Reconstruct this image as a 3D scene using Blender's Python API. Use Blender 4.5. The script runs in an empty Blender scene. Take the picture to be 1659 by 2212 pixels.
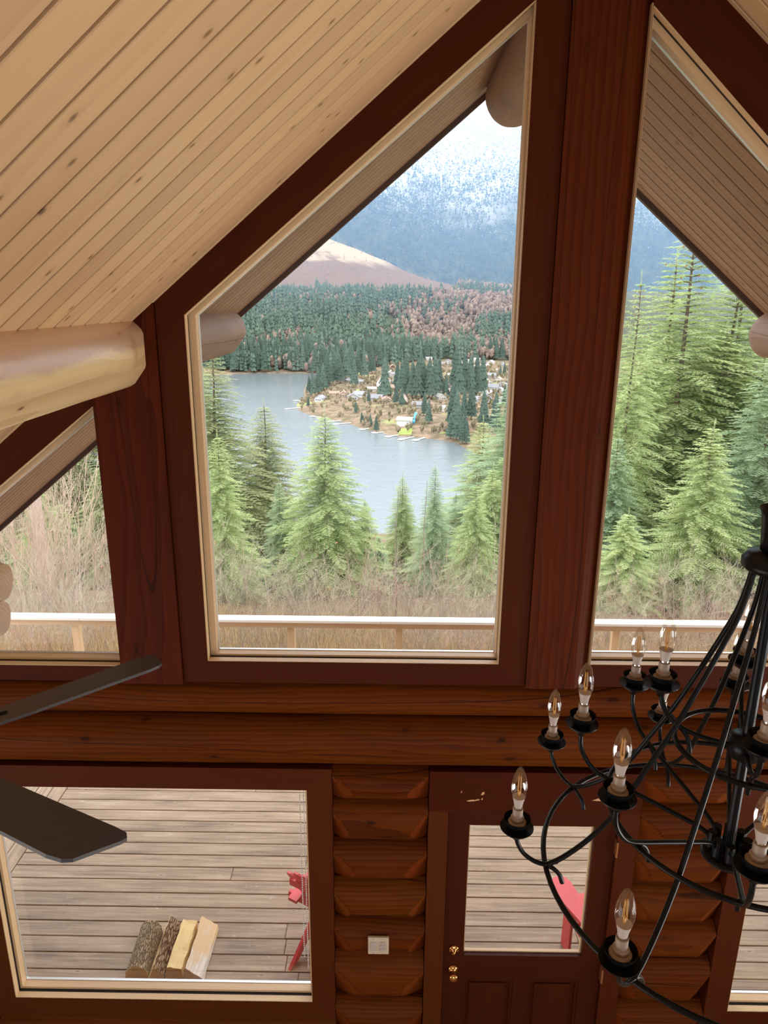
import bpy, math, random
import numpy as np
from mathutils import Vector, Matrix, noise
C = bpy.context.scene
COL = C.collection
PI = math.pi
random.seed(7)

# ---------------------------------------------------------------- camera
FPX, PITCH, YAW, ROLL = 1567.546, 0.286963882, -0.00923155, 0.00716934
cam_data = bpy.data.cameras.new('camera')
cam = bpy.data.objects.new('camera', cam_data)
COL.objects.link(cam)
cam_data.sensor_fit = 'HORIZONTAL'
cam_data.sensor_width = 36.0
cam_data.lens = FPX * 36.0 / 1659.0
cam_data.clip_start, cam_data.clip_end = 0.05, 12000
fwd = Vector((math.sin(YAW), math.cos(YAW), 0)); rgt = Vector((math.cos(YAW), -math.sin(YAW), 0)); up = Vector((0, 0, 1))
f2 = fwd * math.cos(PITCH) - up * math.sin(PITCH); u2 = up * math.cos(PITCH) + fwd * math.sin(PITCH)
r3 = rgt * math.cos(ROLL) + u2 * math.sin(ROLL); u3 = u2 * math.cos(ROLL) - rgt * math.sin(ROLL)
m = Matrix((r3, u3, -f2)).transposed().to_4x4()
m.translation = Vector((0, 0, 4.84))
cam.matrix_world = m
C.camera = cam

# ---------------------------------------------------------------- view, world, lights
C.view_settings.view_transform = 'Standard'
C.view_settings.look = 'None'
C.view_settings.gamma = 1.0
C.view_settings.use_curve_mapping = False
C.view_settings.exposure = 0.55
C.cycles.use_denoising = True
C.cycles.max_bounces = 8
C.cycles.diffuse_bounces = 3
C.cycles.transparent_max_bounces = 24
C.cycles.volume_bounces = 2
C.cycles.use_adaptive_sampling = True
C.cycles.adaptive_threshold = 0.04
C.cycles.sample_clamp_indirect = 6.0

world = bpy.data.worlds.new('overcast_sky'); C.world = world
world.use_nodes = True
wn = world.node_tree; wn.nodes.clear()
def wnode(t, **k):
    n = wn.nodes.new(t)
    for a, b in k.items(): setattr(n, a, b)
    return n
_tc = wnode('ShaderNodeTexCoord'); _sx = wnode('ShaderNodeSeparateXYZ'); _mr = wnode('ShaderNodeMapRange')
_cr = wnode('ShaderNodeValToRGB'); _bg = wnode('ShaderNodeBackground'); _wo = wnode('ShaderNodeOutputWorld')
_mr.inputs['From Min'].default_value = -0.3; _mr.inputs['From Max'].default_value = 1.0
wn.links.new(_tc.outputs['Generated'], _sx.inputs[0]); wn.links.new(_sx.outputs['Z'], _mr.inputs[0])
wn.links.new(_mr.outputs[0], _cr.inputs[0]); wn.links.new(_cr.outputs[0], _bg.inputs[0]); wn.links.new(_bg.outputs[0], _wo.inputs[0])
e = _cr.color_ramp.elements
e[0].position = 0.0; e[0].color = (0.30, 0.34, 0.36, 1)
e[1].position = 1.0; e[1].color = (1.0, 1.02, 1.08, 1)
n = e.new(0.22); n.color = (0.62, 0.68, 0.76, 1)
n = e.new(0.30); n.color = (0.82, 0.88, 0.97, 1)
_bg.inputs[1].default_value = 2.3

def area_light(name, loc, target, sx, sy, power, color, spread=140):
    d = bpy.data.lights.new(name, 'AREA'); d.shape = 'RECTANGLE'; d.size = sx; d.size_y = sy
    d.energy = power; d.color = color; d.spread = math.radians(spread)
    o = bpy.data.objects.new(name, d); COL.objects.link(o); o.location = loc
    o.rotation_euler = (Vector(target) - Vector(loc)).to_track_quat('-Z', 'Y').to_euler()
    return o
# fill lamps added out of view to brighten the ceiling and the room
area_light('fill_lamp_right', (5.38, 0.3, 1.35), (-1.2, 1.4, 5.0), 4.6, 1.5, 55, (1.0, 0.96, 0.9), 100)
area_light('fill_lamp_left', (-3.75, 0.0, 1.35), (2.6, 1.6, 5.2), 4.6, 1.5, 20, (1.0, 0.97, 0.92), 100)
area_light('fill_lamp_back', (0.8, -4.85, 2.6), (-0.6, 2.0, 5.6), 5.0, 3.4, 5, (0.95, 0.97, 1.0), 110)

# ---------------------------------------------------------------- material helpers
def mat_new(name):
    mt = bpy.data.materials.new(name); mt.use_nodes = True
    nt = mt.node_tree; nt.nodes.clear()
    return mt, nt
class N:
    """tiny node-graph helper"""
    def __init__(s, nt): s.nt = nt
    def __call__(s, t, ins=None, **k):
        n = s.nt.nodes.new('ShaderNode' + t)
        for a, b in k.items(): setattr(n, a, b)
        for a, b in (ins or {}).items(): s.put(n.inputs[a], b)
        return n
    def put(s, inp, v):
        if isinstance(v, bpy.types.NodeSocket): s.nt.links.new(v, inp)
        elif isinstance(v, bpy.types.Node): s.nt.links.new(v.outputs[0], inp)
        else:
            if hasattr(inp.default_value, '__len__') and len(inp.default_value) == 4 and len(v) == 3: v = (*v, 1)
            inp.default_value = v
    def math(s, op, a, b=0.0, clamp=False):
        n = s('Math', operation=op, use_clamp=clamp); s.put(n.inputs[0], a); s.put(n.inputs[1], b); return n.outputs[0]
    def mix(s, f, a, b, blend='MIX'):
        n = s('Mix', data_type='RGBA', blend_type=blend); s.put(n.inputs['Factor'], f)
        s.put(n.inputs[6], a); s.put(n.inputs[7], b); return n.outputs[2]
    def ramp(s, f, stops):
        n = s('ValToRGB'); s.put(n.inputs[0], f); el = n.color_ramp.elements
        el[0].position, el[0].color = stops[0][0], (*stops[0][1], 1)
        el[1].position, el[1].color = stops[-1][0], (*stops[-1][1], 1)
        for p, c in stops[1:-1]:
            q = el.new(p); q.color = (*c, 1)
        return n.outputs[0]
    def step(s, v, lo, hi):
        n = s('MapRange', clamp=True, interpolation_type='SMOOTHSTEP'); s.put(n.inputs[0], v)
        s.put(n.inputs[1], lo); s.put(n.inputs[2], hi); return n.outputs[0]
    def mapping(s, v, scale, loc=(0, 0, 0)):
        n = s('Mapping'); s.put(n.inputs[0], v); n.inputs['Scale'].default_value = scale; n.inputs['Location'].default_value = loc
        return n.outputs[0]
    def out(s, surf=None, vol=None):
        o = s('OutputMaterial')
        if surf is not None: s.put(o.inputs[0], surf)
        if vol is not None: s.put(o.inputs[1], vol)

def wood(name, light, dark, rings=9.0, rough=0.42, coat=0.0, knots=True, knot=(0.10, 0.035, 0.012), contrast=0.55, fine=1.0, axis=0, patch=None, spec=0.4, crack=False, kscale=2.2, flat=False, patch_z=False):
    """wood with its grain along the object's local X (axis 0) or Y (1) or Z (2); ring figure around that axis"""
    mt, nt = mat_new(name); g = N(nt)
    co = g('TexCoord').outputs['Object']
    at = g('Attribute', attribute_name='board')          # per-board random offset, 0 where not painted
    sx = g('SeparateXYZ', {0: co}); comp = [sx.outputs[i] for i in range(3)]
    order = [axis, (axis + 1) % 3, (axis + 2) % 3]
    base = g('CombineXYZ', {0: comp[order[0]], 1: comp[order[1]], 2: comp[order[2]]}).outputs[0]
    sh = g('VectorMath', operation='SCALE'); g.put(sh.inputs[0], at.outputs['Color']); sh.inputs['Scale'].default_value = 17.0
    ad = g('VectorMath', operation='ADD'); g.put(ad.inputs[0], base); g.put(ad.inputs[1], sh.outputs[0]); v = ad.outputs[0]
    # slow warp
    warp = g('TexNoise', {'Vector': g.mapping(v, (0.9, 5, 5)), 'Scale': 1.0, 'Detail': 2.0})
    wsc = g('VectorMath', operation='SCALE'); g.put(wsc.inputs[0], warp.outputs['Color']); wsc.inputs['Scale'].default_value = 0.10
    wv = g('VectorMath', operation='ADD'); g.put(wv.inputs[0], g.mapping(v, (0.10, 1, 1))); g.put(wv.inputs[1], wsc.outputs[0])
    ring = g('TexWave', {'Vector': wv.outputs[0], 'Scale': rings, 'Distortion': 1.6, 'Detail': 2.0, 'Detail Scale': 1.2}, wave_type='RINGS', rings_direction='X', wave_profile='SAW')
    fib = g('TexNoise', {'Vector': g.mapping(v, (3.0, 90 * fine, 90 * fine)), 'Scale': 1.0, 'Detail': 4.0, 'Roughness': 0.65})
    big = g('TexNoise', {'Vector': g.mapping(v, (0.8, 3.2, 3.2)), 'Scale': 1.0, 'Detail': 2.0})
    t = g.math('ADD', g.math('MULTIPLY', ring.outputs['Fac'], 0.45), g.math('MULTIPLY', fib.outputs['Fac'], 0.45))
    t = g.math('ADD', t, g.math('MULTIPLY', g.math('SUBTRACT', big.outputs['Fac'], 0.5), 0.9))
    t = g.math('MULTIPLY', g.math('SUBTRACT', t, 0.28), contrast * 1.9, clamp=True)
    col = g.mix(t, light, dark)
    # board to board tint
    wn_ = g('TexWhiteNoise', {'Vector': at.outputs['Color']}, noise_dimensions='3D').outputs['Value']
    hs = g('HueSaturation', {'Color': col, 'Value': g.math('ADD', g.math('MULTIPLY', wn_, 0.26), 0.87), 'Hue': g.math('ADD', g.math('MULTIPLY', wn_, 0.012), 0.494)}); col = hs.outputs[0]
    height = g.math('MULTIPLY', fib.outputs['Fac'], 0.4)
    if patch:
        pn = g('TexNoise', {'Vector': g.mapping(v, (1.1, 2.5, 2.5), (3, 7, 1)), 'Scale': 1.3, 'Detail': 4.0, 'Roughness': 0.6})
        pv_ = pn.outputs['Fac']
        if patch_z: pv_ = g.math('ADD', g.math('MULTIPLY', pv_, 0.55), g.math('ADD', g.math('MULTIPLY', sx.outputs[2], 2.4), 0.12))
        col = g.mix(g.math('MULTIPLY', g.step(pv_, 0.42, 0.50), 0.8), col, patch)
    if knots:
        kn = g('TexNoise', {'Vector': g.mapping(v, (9, 9, 9)), 'Scale': 1.0})
        ks = g('VectorMath', operation='SCALE'); g.put(ks.inputs[0], kn.outputs['Color']); ks.inputs['Scale'].default_value = 0.16 if not flat else 0.10
        ka = g('VectorMath', operation='ADD'); g.put(ka.inputs[0], g.mapping(v, (kscale, kscale * (1.55 if flat else 2.6), 0.0 if flat else kscale * 2.6))); g.put(ka.inputs[1], ks.outputs[0])
        vo = g('TexVoronoi', {'Vector': ka.outputs[0], 'Scale': 1.0}, feature='F1', voronoi_dimensions='2D' if flat else '3D')
        kf = g.math('SUBTRACT', 1.0, g.step(vo.outputs['Distance'], *((0.015, 0.055) if flat else (0.03, 0.10))))
        halo = g.math('SUBTRACT', 1.0, g.step(vo.outputs['Distance'], *((0.03, 0.14) if flat else (0.06, 0.26))))
        col = g.mix(g.math('MULTIPLY', halo, 0.30), col, dark)
        col = g.mix(g.math('MULTIPLY', kf, 0.8), col, knot)
    if crack:
        cn = g('TexNoise', {'Vector': g.mapping(v, (0.22, 3.2, 3.2), (1, 2, 3)), 'Scale': 1.0, 'Detail': 0.5})
        cf = g.math('ABSOLUTE', g.math('SUBTRACT', cn.outputs['Fac'], 0.5))
        cf = g.math('SUBTRACT', 1.0, g.step(cf, 0.0012, 0.004))
        col = g.mix(g.math('MULTIPLY', cf, 0.7), col, knot)
        height = g.math('SUBTRACT', height, cf)
    bs = g('BsdfPrincipled', {'Base Color': col, 'Roughness': g.math('ADD', g.math('MULTIPLY', fib.outputs['Fac'], 0.18), rough - 0.09), 'Specular IOR Level': spec, 'Coat Weight': coat, 'Coat Roughness': 0.25})
    bp = g('Bump', {'Height': height, 'Strength': 0.25, 'Distance': 0.004}); g.put(bs.inputs['Normal'], bp.outputs[0])
    g.out(bs)
    return mt

def plain(name, col, rough=0.5, metal=0.0, spec=0.5, nz=None, amp=0.15, bump=0.0, coat=0.0):
    mt, nt = mat_new(name); g = N(nt)
    c = col
    bs = g('BsdfPrincipled', {'Roughness': rough, 'Metallic': metal, 'Specular IOR Level': spec, 'Coat Weight': coat})
    if nz:
        t = g('TexNoise', {'Vector': g('TexCoord').outputs['Object'], 'Scale': nz, 'Detail': 4.0})
        c = g.mix(t.outputs['Fac'], tuple(x * (1 - amp) for x in col), tuple(min(1, x * (1 + amp)) for x in col))
        if bump:
            bp = g('Bump', {'Height': t.outputs['Fac'], 'Strength': bump, 'Distance': 0.01}); g.put(bs.inputs['Normal'], bp.outputs[0])
    g.put(bs.inputs['Base Color'], c); g.out(bs)
    return mt

def glass_mat(name, tint=(1, 1, 1), refl=0.10, facing=0.5, haze=0.0, rough=0.0):
    mt, nt = mat_new(name); g = N(nt)
    tr = g('BsdfTransparent', {0: tint}); gl = g('BsdfGlossy', {'Color': (1, 1, 1), 'Roughness': rough})
    lw = g('LayerWeight', {'Blend': facing})
    ms = g('MixShader', {0: g.math('MULTIPLY', lw.outputs['Fresnel'], refl), 1: tr, 2: gl})
    if haze:
        df = g('BsdfDiffuse', {'Color': (0.8, 0.8, 0.78)})
        tn = g('TexNoise', {'Vector': g('TexCoord').outputs['Object'], 'Scale': 2.2, 'Detail': 5.0})
        ms = g('MixShader', {0: g.math('MULTIPLY', tn.outputs['Fac'], haze), 1: ms, 2: df})
    g.out(ms); return mt

M = {}
M['ceiling'] = wood('pine_ceiling_boards', (0.72, 0.47, 0.26), (0.58, 0.335, 0.165), rings=5, rough=0.5, contrast=0.34, axis=0, kscale=2.9, knot=(0.19, 0.095, 0.045), spec=0.3, flat=True)
M['groove'] = plain('ceiling_groove_shade', (0.045, 0.012, 0.003), 0.8, spec=0.1)  # near-black tone paints the shade inside the board grooves
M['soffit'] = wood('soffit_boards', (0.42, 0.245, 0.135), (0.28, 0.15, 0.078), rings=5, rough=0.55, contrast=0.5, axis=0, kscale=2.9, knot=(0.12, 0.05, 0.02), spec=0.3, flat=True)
M['soffit_groove'] = plain('groove_shade_dark_wood', (0.05, 0.018, 0.008), 0.8, spec=0.1)  # groove shade put into the colour; roof deck and joists use it too
M['log'] = wood('stained_log', (0.135, 0.030, 0.0015), (0.048, 0.0075, 0.0005), rings=12, rough=0.6, contrast=0.75, crack=True, spec=0.10, knot=(0.018, 0.004, 0.001))
M['log_cut'] = wood('scooped_log_face', (0.1998, 0.0416, 0.0046), (0.111, 0.0187, 0.0019), rings=30, rough=0.6, contrast=0.6, knots=False, spec=0.10)
M['post'] = wood('stained_post', (0.0925, 0.0146, 0.0023), (0.0444, 0.0057, 0.0011), rings=10, rough=0.6, contrast=0.8, crack=True, spec=0.10, knot=(0.016, 0.004, 0.001))
M['casing'] = wood('stained_casing_fir', (0.0681, 0.0104, 0.0019), (0.0429, 0.0057, 0.0011), rings=16, rough=0.6, contrast=0.5, knots=False, spec=0.10)
M['casing_low'] = wood('lower_casing_fir', (0.0925, 0.0187, 0.0027), (0.0629, 0.0114, 0.0015), rings=16, rough=0.6, contrast=0.4, knots=False, spec=0.12)
M['door'] = wood('door_fir', (0.0629, 0.0094, 0.0015), (0.037, 0.0047, 0.0008), rings=22, rough=0.5, contrast=0.45, knots=False, spec=0.15)
M['sash'] = wood('sash_pine', (0.76, 0.52, 0.29), (0.62, 0.39, 0.20), rings=14, rough=0.4, contrast=0.35, knots=False, spec=0.5)
M['purlin'] = wood('peeled_log', (0.86, 0.62, 0.33), (0.64, 0.40, 0.18), rings=7, rough=0.36, contrast=0.8, coat=0.5, patch=(0.62, 0.38, 0.25), patch_z=True, axis=1, knot=(0.10, 0.03, 0.012), kscale=3.5)
M['purlin_out'] = wood('peeled_log_outside', (0.34, 0.20, 0.125), (0.24, 0.13, 0.08), rings=9, rough=0.6, contrast=0.7, axis=1, knot=(0.10, 0.03, 0.012), crack=True)
M['log_end'] = wood('orange_weathered_log_end', (0.60, 0.36, 0.19), (0.40, 0.21, 0.10), rings=14, rough=0.7, contrast=0.8, axis=0, knot=(0.08, 0.03, 0.01))
M['floor'] = wood('oak_floor', (0.58, 0.38, 0.20), (0.46, 0.28, 0.13), rough=0.4, axis=1)
M['plaster'] = wood('side_wall_logs', (0.26, 0.12, 0.05), (0.18, 0.08, 0.03), rough=0.6)
M['gap_shade'] = plain('reveal_gap_shade_black', (0.012, 0.010, 0.010), 0.6)  # black colour painted in for the shade of the window reveal gap
M['spacer'] = plain('aluminium_spacer', (0.75, 0.76, 0.74), 0.35, metal=0.6)
M['glass'] = glass_mat('window_glass', (0.985, 0.99, 0.985), refl=0.12, facing=0.35, haze=0.012)
M['bulb'] = glass_mat('bulb_glass', (0.97, 0.95, 0.93), refl=0.42, facing=0.32)
M['iron'] = plain('black_iron', (0.006, 0.006, 0.007), 0.30, metal=0.0, spec=0.16, nz=60, amp=0.4)
M['ceramic'] = plain('ivory_socket', (0.34, 0.25, 0.19), 0.45)
M['bulb_base'] = plain('white_bulb_collar', (0.55, 0.47, 0.43), 0.4)
M['chrome'] = plain('chrome_screw_base', (0.7, 0.68, 0.64), 0.2, metal=1.0)
M['filament'] = plain('amber_filament', (0.75, 0.42, 0.12), 0.5)
M['fan'] = plain('dark_fan_blade', (0.030, 0.021, 0.021), 0.42, nz=30, amp=0.35, spec=0.5)
M['plate'] = plain('almond_switch_plate', (0.66, 0.56, 0.42), 0.4)
M['brass'] = plain('polished_brass', (0.75, 0.42, 0.16), 0.14, metal=1.0)
M['flake'] = plain('bare_wood_flake', (0.70, 0.40, 0.20), 0.6)
M['hinge'] = plain('brass_hinge', (0.55, 0.25, 0.10), 0.35, metal=0.7)
M['red'] = plain('red_painted_wood', (0.78, 0.055, 0.065), 0.38, spec=0.5, nz=9, amp=0.10)
M['rail'] = wood('railing_pine', (0.66, 0.44, 0.25), (0.50, 0.30, 0.16), rings=7, rough=0.42, contrast=0.5, spec=0.5)
M['rail_cap'] = wood('pale_railing_cap', (0.86, 0.80, 0.70), (0.70, 0.60, 0.48), rings=7, rough=0.30, contrast=0.4, spec=0.8)

# ---------------------------------------------------------------- mesh helpers
class MB:
    def __init__(s): s.v = []; s.f = []; s.c = []
    def add(s, vs, fs, rnd=None):
        b = len(s.v); s.v += [tuple(p) for p in vs]; s.f += [tuple(i + b for i in f) for f in fs]
        s.c += [rnd or (0, 0, 0)] * len(vs)
        return s
    def box(s, x0, x1, y0, y1, z0, z1, rnd=None, bev=0.0):
        if bev > 0:
            b = min(bev, (x1 - x0) / 2.01, (y1 - y0) / 2.01, (z1 - z0) / 2.01)
            vs = []
            for x, sx in ((x0, 1), (x1, -1)):
                for y, sy in ((y0, 1), (y1, -1)):
                    for z, sz in ((z0, 1), (z1, -1)):
                        vs += [(x, y + sy * b, z + sz * b), (x + sx * b, y, z + sz * b), (x + sx * b, y + sy * b, z)]
            id_ = lambda i, j, k, a: ((i * 2 + j) * 2 + k) * 3 + a
            fs = []
            for i in (0, 1):
                q = [id_(i, 0, 0, 0), id_(i, 1, 0, 0), id_(i, 1, 1, 0), id_(i, 0, 1, 0)]; fs.append(q if i else q[::-1])
                q = [id_(0, i, 0, 1), id_(1, i, 0, 1), id_(1, i, 1, 1), id_(0, i, 1, 1)]; fs.append(q[::-1] if i else q)
                q = [id_(0, 0, i, 2), id_(1, 0, i, 2), id_(1, 1, i, 2), id_(0, 1, i, 2)]; fs.append(q if i else q[::-1])
            for a in (0, 1):
                for b2 in (0, 1):
                    fs.append([id_(0, a, b2, 1), id_(0, a, b2, 2), id_(1, a, b2, 2), id_(1, a, b2, 1)])
                    fs.append([id_(a, 0, b2, 0), id_(a, 0, b2, 2), id_(a, 1, b2, 2), id_(a, 1, b2, 0)])
                    fs.append([id_(a, b2, 0, 0), id_(a, b2, 0, 1), id_(a, b2, 1, 1), id_(a, b2, 1, 0)])
            for i in (0, 1):
                for j in (0, 1):
                    for k in (0, 1): fs.append([id_(i, j, k, 0), id_(i, j, k, 1), id_(i, j, k, 2)])
            return s.add(vs, fs, rnd)
        vs = [(x0, y0, z0), (x1, y0, z0), (x1, y1, z0), (x0, y1, z0), (x0, y0, z1), (x1, y0, z1), (x1, y1, z1), (x0, y1, z1)]
        return s.add(vs, [(0, 3, 2, 1), (4, 5, 6, 7), (0, 1, 5, 4), (1, 2, 6, 5), (2, 3, 7, 6), (3, 0, 4, 7)], rnd)
    def prism(s, poly, y0, y1, rnd=None, plane='xz'):
        """polygon in XZ extruded along Y (or xy along z)"""
        n_ = len(poly)
        P = (lambda a, b, c: (a, c, b)) if plane == 'xz' else (lambda a, b, c: (a, b, c))
        vs = [P(a, b, y0) for a, b in poly] + [P(a, b, y1) for a, b in poly]
        fs = [tuple(range(n_)), tuple(range(2 * n_ - 1, n_ - 1, -1))] + [(i, i + n_, (i + 1) % n_ + n_, (i + 1) % n_) for i in range(n_)]
        return s.add(vs, fs, rnd)
    def ring(s, outer, inner, y0, y1):
        n_ = len(outer)
        for i in range(n_):
            j = (i + 1) % n_
            s.prism([outer[i], outer[j], inner[j], inner[i]], y0, y1)
        return s
    def tube(s, pts, r, sides=8, caps=True, closed=False):
        pts = [Vector(p) for p in pts]; n_ = len(pts); rs = r if hasattr(r, '__len__') else [r] * n_
        t0 = (pts[1] - pts[0]).normalized(); ref = Vector((0, 0, 1)) if abs(t0.z) < 0.9 else Vector((1, 0, 0))
        nrm = t0.cross(ref).normalized(); vs = []
        for i, p in enumerate(pts):
            if closed: t = (pts[(i + 1) % n_] - pts[i - 1]).normalized()
            else: t = (pts[min(i + 1, n_ - 1)] - pts[max(i - 1, 0)]).normalized()
            nrm = (nrm - t * nrm.dot(t)).normalized(); bn = t.cross(nrm)
            for k in range(sides):
                a = 2 * PI * k / sides; vs.append(p + (nrm * math.cos(a) + bn * math.sin(a)) * rs[i])
        fs = []
        for i in range(n_ if closed else n_ - 1):
            j = (i + 1) % n_
            for k in range(sides):
                k2 = (k + 1) % sides; fs.append((i * sides + k, i * sides + k2, j * sides + k2, j * sides + k))
        if caps and not closed: fs += [tuple(range(sides))[::-1], tuple(range((n_ - 1) * sides, n_ * sides))]
        return s.add(vs, fs)
    def lathe(s, prof, c=(0, 0, 0), sides=24):
        vs = []; fs = []
        for r, z in prof:
            for k in range(sides):
                a = 2 * PI * k / sides; vs.append((c[0] + r * math.cos(a), c[1] + r * math.sin(a), c[2] + z))
        for i in range(len(prof) - 1):
            for k in range(sides):
                k2 = (k + 1) % sides; fs.append((i * sides + k, i * sides + k2, (i + 1) * sides + k2, (i + 1) * sides + k))
        return s.add(vs, fs)
    def build(s, name, mat, parent=None, origin=None, roty=0.0, smooth=False, world_parent=(0, 0, 0)):
        """vertices are given in world space; origin = own origin; roty turns local X away from world X in the XZ plane"""
        o_ = Vector(origin) if origin is not None else Vector(world_parent)
        R = Matrix.Rotation(roty, 3, 'Y'); Ri = R.inverted()
        vs = [Ri @ (Vector(p) - o_) for p in s.v] if roty else [Vector(p) - o_ for p in s.v]
        me = bpy.data.meshes.new(name); me.from_pydata(vs, [], s.f); me.update()
        if any(c != (0, 0, 0) for c in s.c):
            at = me.color_attributes.new('board', 'FLOAT_COLOR', 'POINT')
            at.data.foreach_set('color', np.array([(*c, 1) for c in s.c], dtype=np.float32).ravel())
        if smooth: me.polygons.foreach_set('use_smooth', [True] * len(me.polygons))
        if isinstance(mat, (list, tuple)):
            for q in mat: me.materials.append(q)
        else: me.materials.append(mat)
        ob = bpy.data.objects.new(name, me); COL.objects.link(ob)
        if roty: ob.rotation_euler = (0, roty, 0)
        if parent is not None:
            ob.parent = parent; ob.location = o_ - Vector(world_parent)
        else: ob.location = o_
        return ob
def fast_mesh(name, verts, faces, mat, smooth=False, loc=(0, 0, 0), parent=None):
    """verts (n,3) and faces (m,3|4) numpy arrays, local coordinates"""
    me = bpy.data.meshes.new(name); k = faces.shape[1]
    me.vertices.add(len(verts)); me.vertices.foreach_set('co', np.asarray(verts, dtype=np.float32).ravel())
    me.loops.add(faces.size); me.loops.foreach_set('vertex_index', faces.astype(np.int32).ravel())
    me.polygons.add(len(faces)); me.polygons.foreach_set('loop_start', np.arange(0, faces.size, k, dtype=np.int32))
    me.polygons.foreach_set('loop_total', np.full(len(faces), k, dtype=np.int32))
    if smooth: me.polygons.foreach_set('use_smooth', np.ones(len(faces), dtype=bool))
    me.update(calc_edges=True); me.validate(); me.materials.append(mat)
    ob = bpy.data.objects.new(name, me); COL.objects.link(ob); ob.location = loc
    if parent is not None: ob.parent = parent
    return ob
def tag(o, label, cat, group=None, kind=None):
    o['label'] = label; o['category'] = cat
    if group: o['group'] = group
    if kind: o['kind'] = kind
    return o
def structure(o, label=None):
    o['kind'] = 'structure'
    if label: o['label'] = label
    return o
def empty(name, loc=(0, 0, 0), rz=0.0, parent=None):
    o = bpy.data.objects.new(name, None); COL.objects.link(o); o.location = loc; o.rotation_euler = (0, 0, rz)
    o.empty_display_size = 0.1
    if parent is not None: o.parent = parent
    return o
def catmull(pts, k=6, closed=False):
    pts = [Vector(p) for p in pts]; n_ = len(pts); out = []
    for i in range(n_ if closed else n_ - 1):
        g_ = lambda j: pts[j % n_] if closed else pts[max(0, min(n_ - 1, j))]
        a, b, c, d = g_(i - 1), g_(i), g_(i + 1), g_(i + 2)
        for q in range(k):
            t = q / k
            out.append(0.5 * ((2 * b) + (c - a) * t + (2 * a - 5 * b + 4 * c - d) * t * t + (3 * b - a - 3 * c + d) * t ** 3))
    if not closed: out.append(pts[-1])
    return out
rc = lambda: (random.random(), random.random(), random.random())

# ================================================================= THE HOUSE
S = 0.83; APX, APZ = 0.83, 6.385           # slope and apex of the pine ceiling
YW = 3.35                                  # room face of the casings
roofz = lambda x: APZ - S * abs(x - APX)
XL, XR, YB = -3.9, 5.55, -5.0
L_ = math.sqrt(1 + S * S)

# floor
b = MB()
x = XL
while x < XR:
    b.box(x, min(x + 0.14, XR) - 0.002, YB, 3.5, -0.05, 0.0, rc()); x += 0.14
structure(b.build('floor', M['floor'], origin=(0, 0, 0)), 'wooden floor boards of the hall')

# ceiling: boards run up the slope, grooves between them
def slope_boards(name, y0, y1, side, mat, gmat, w=0.128, xl=None, off=0.0, groove=0.016):
    """boards of one roof slope, each box built flat along local X and then turned"""
    ang = math.atan(S) * (1 if side > 0 else -1)
    ln = (APX - (xl if xl is not None else XL - 0.15)) * L_ if side < 0 else ((xl if xl is not None else XR + 0.15) - APX) * L_
    b = MB(); y = y0
    while y < y1 - 1e-4:
        ye = min(y + w, y1)
        # V-edged board
        g2 = groove * 0.5
        pr = [(y + g2 + 0.0015, 0.0), (ye - g2 - 0.0015, 0.0), (ye - g2, 0.003), (ye - g2, 0.022), (y + g2, 0.022), (y + g2, 0.003)]
        xa, xb = (-ln, 0) if side < 0 else (0, ln)
        vs = [(xa, p, q) for p, q in pr] + [(xb, p, q) for p, q in pr]
        fs = [(0, 1, 2, 3, 4, 5)[::-1], (6, 7, 8, 9, 10, 11)] + [(i, (i + 1) % 6, (i + 1) % 6 + 6, i + 6) for i in range(6)]
        b.add(vs, fs, rc()); y += w
    me_ = b.build(name, mat, origin=(0, 0, 0))
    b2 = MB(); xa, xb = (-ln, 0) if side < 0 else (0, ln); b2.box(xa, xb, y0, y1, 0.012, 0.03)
    tg = b2.build('tongue_backing', gmat, me_); tg.location = (0, 0, 0)  # backing sheet whose dark tone stands in for groove shade
    me_.location = (APX, 0, APZ); me_.rotation_euler = (0, ang, 0)
    return me_
ceil = empty('ceiling', (APX, 0, APZ)); structure(ceil, 'sloping pine board ceiling')
for side in (-1, 1):
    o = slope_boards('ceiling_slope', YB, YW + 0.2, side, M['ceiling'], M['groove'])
    o.parent = ceil; o.location = (0, 0, 0)
# roof deck above (keeps daylight out), overhang and eaves
roof = empty('trim_1', (APX, 3.6, APZ)); structure(roof, 'roof overhang with board soffit beyond the gable')
b = MB()
for sgn in (-1, 1):
    xo = APX + sgn * 6.3
    b.add([(APX, YB - 0.3, APZ + 0.03), (xo, YB - 0.3, APZ + 0.03 - S * 6.3), (xo, 5.80, APZ + 0.03 - S * 6.3), (APX, 5.80, APZ + 0.03),
           (APX, YB - 0.3, APZ + 0.25), (xo, YB - 0.3, APZ + 0.25 - S * 6.3), (xo, 5.80, APZ + 0.25 - S * 6.3), (APX, 5.80, APZ + 0.25)],
          [(0, 1, 2, 3), (4, 7, 6, 5), (0, 4, 5, 1), (1, 5, 6, 2), (2, 6, 7, 3), (3, 7, 4, 0)])
b.build('roof_deck', M['soffit_groove'], roof, world_parent=(APX, 3.6, APZ))
for side in (-1, 1):
    o = slope_boards('soffit_slope', YW + 0.24, 5.72, side, M['soffit'], M['soffit_groove'], w=0.128, xl=APX + side * 6.3, groove=0.013)
    o.parent = roof; o.location = (0, -3.6, 0)
    b = MB(); d_ = 6.35
    b.prism([(APX, APZ - 0.045), (APX, APZ + 0.26), (APX + side * d_, APZ + 0.26 - S * d_), (APX + side * d_, APZ - 0.045 - S * d_)], 5.72, 5.76)
    b.build('fascia_board', plain('fascia_dark_stain', (0.10, 0.055, 0.04), 0.6), roof, world_parent=(APX, 3.6, APZ))

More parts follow.
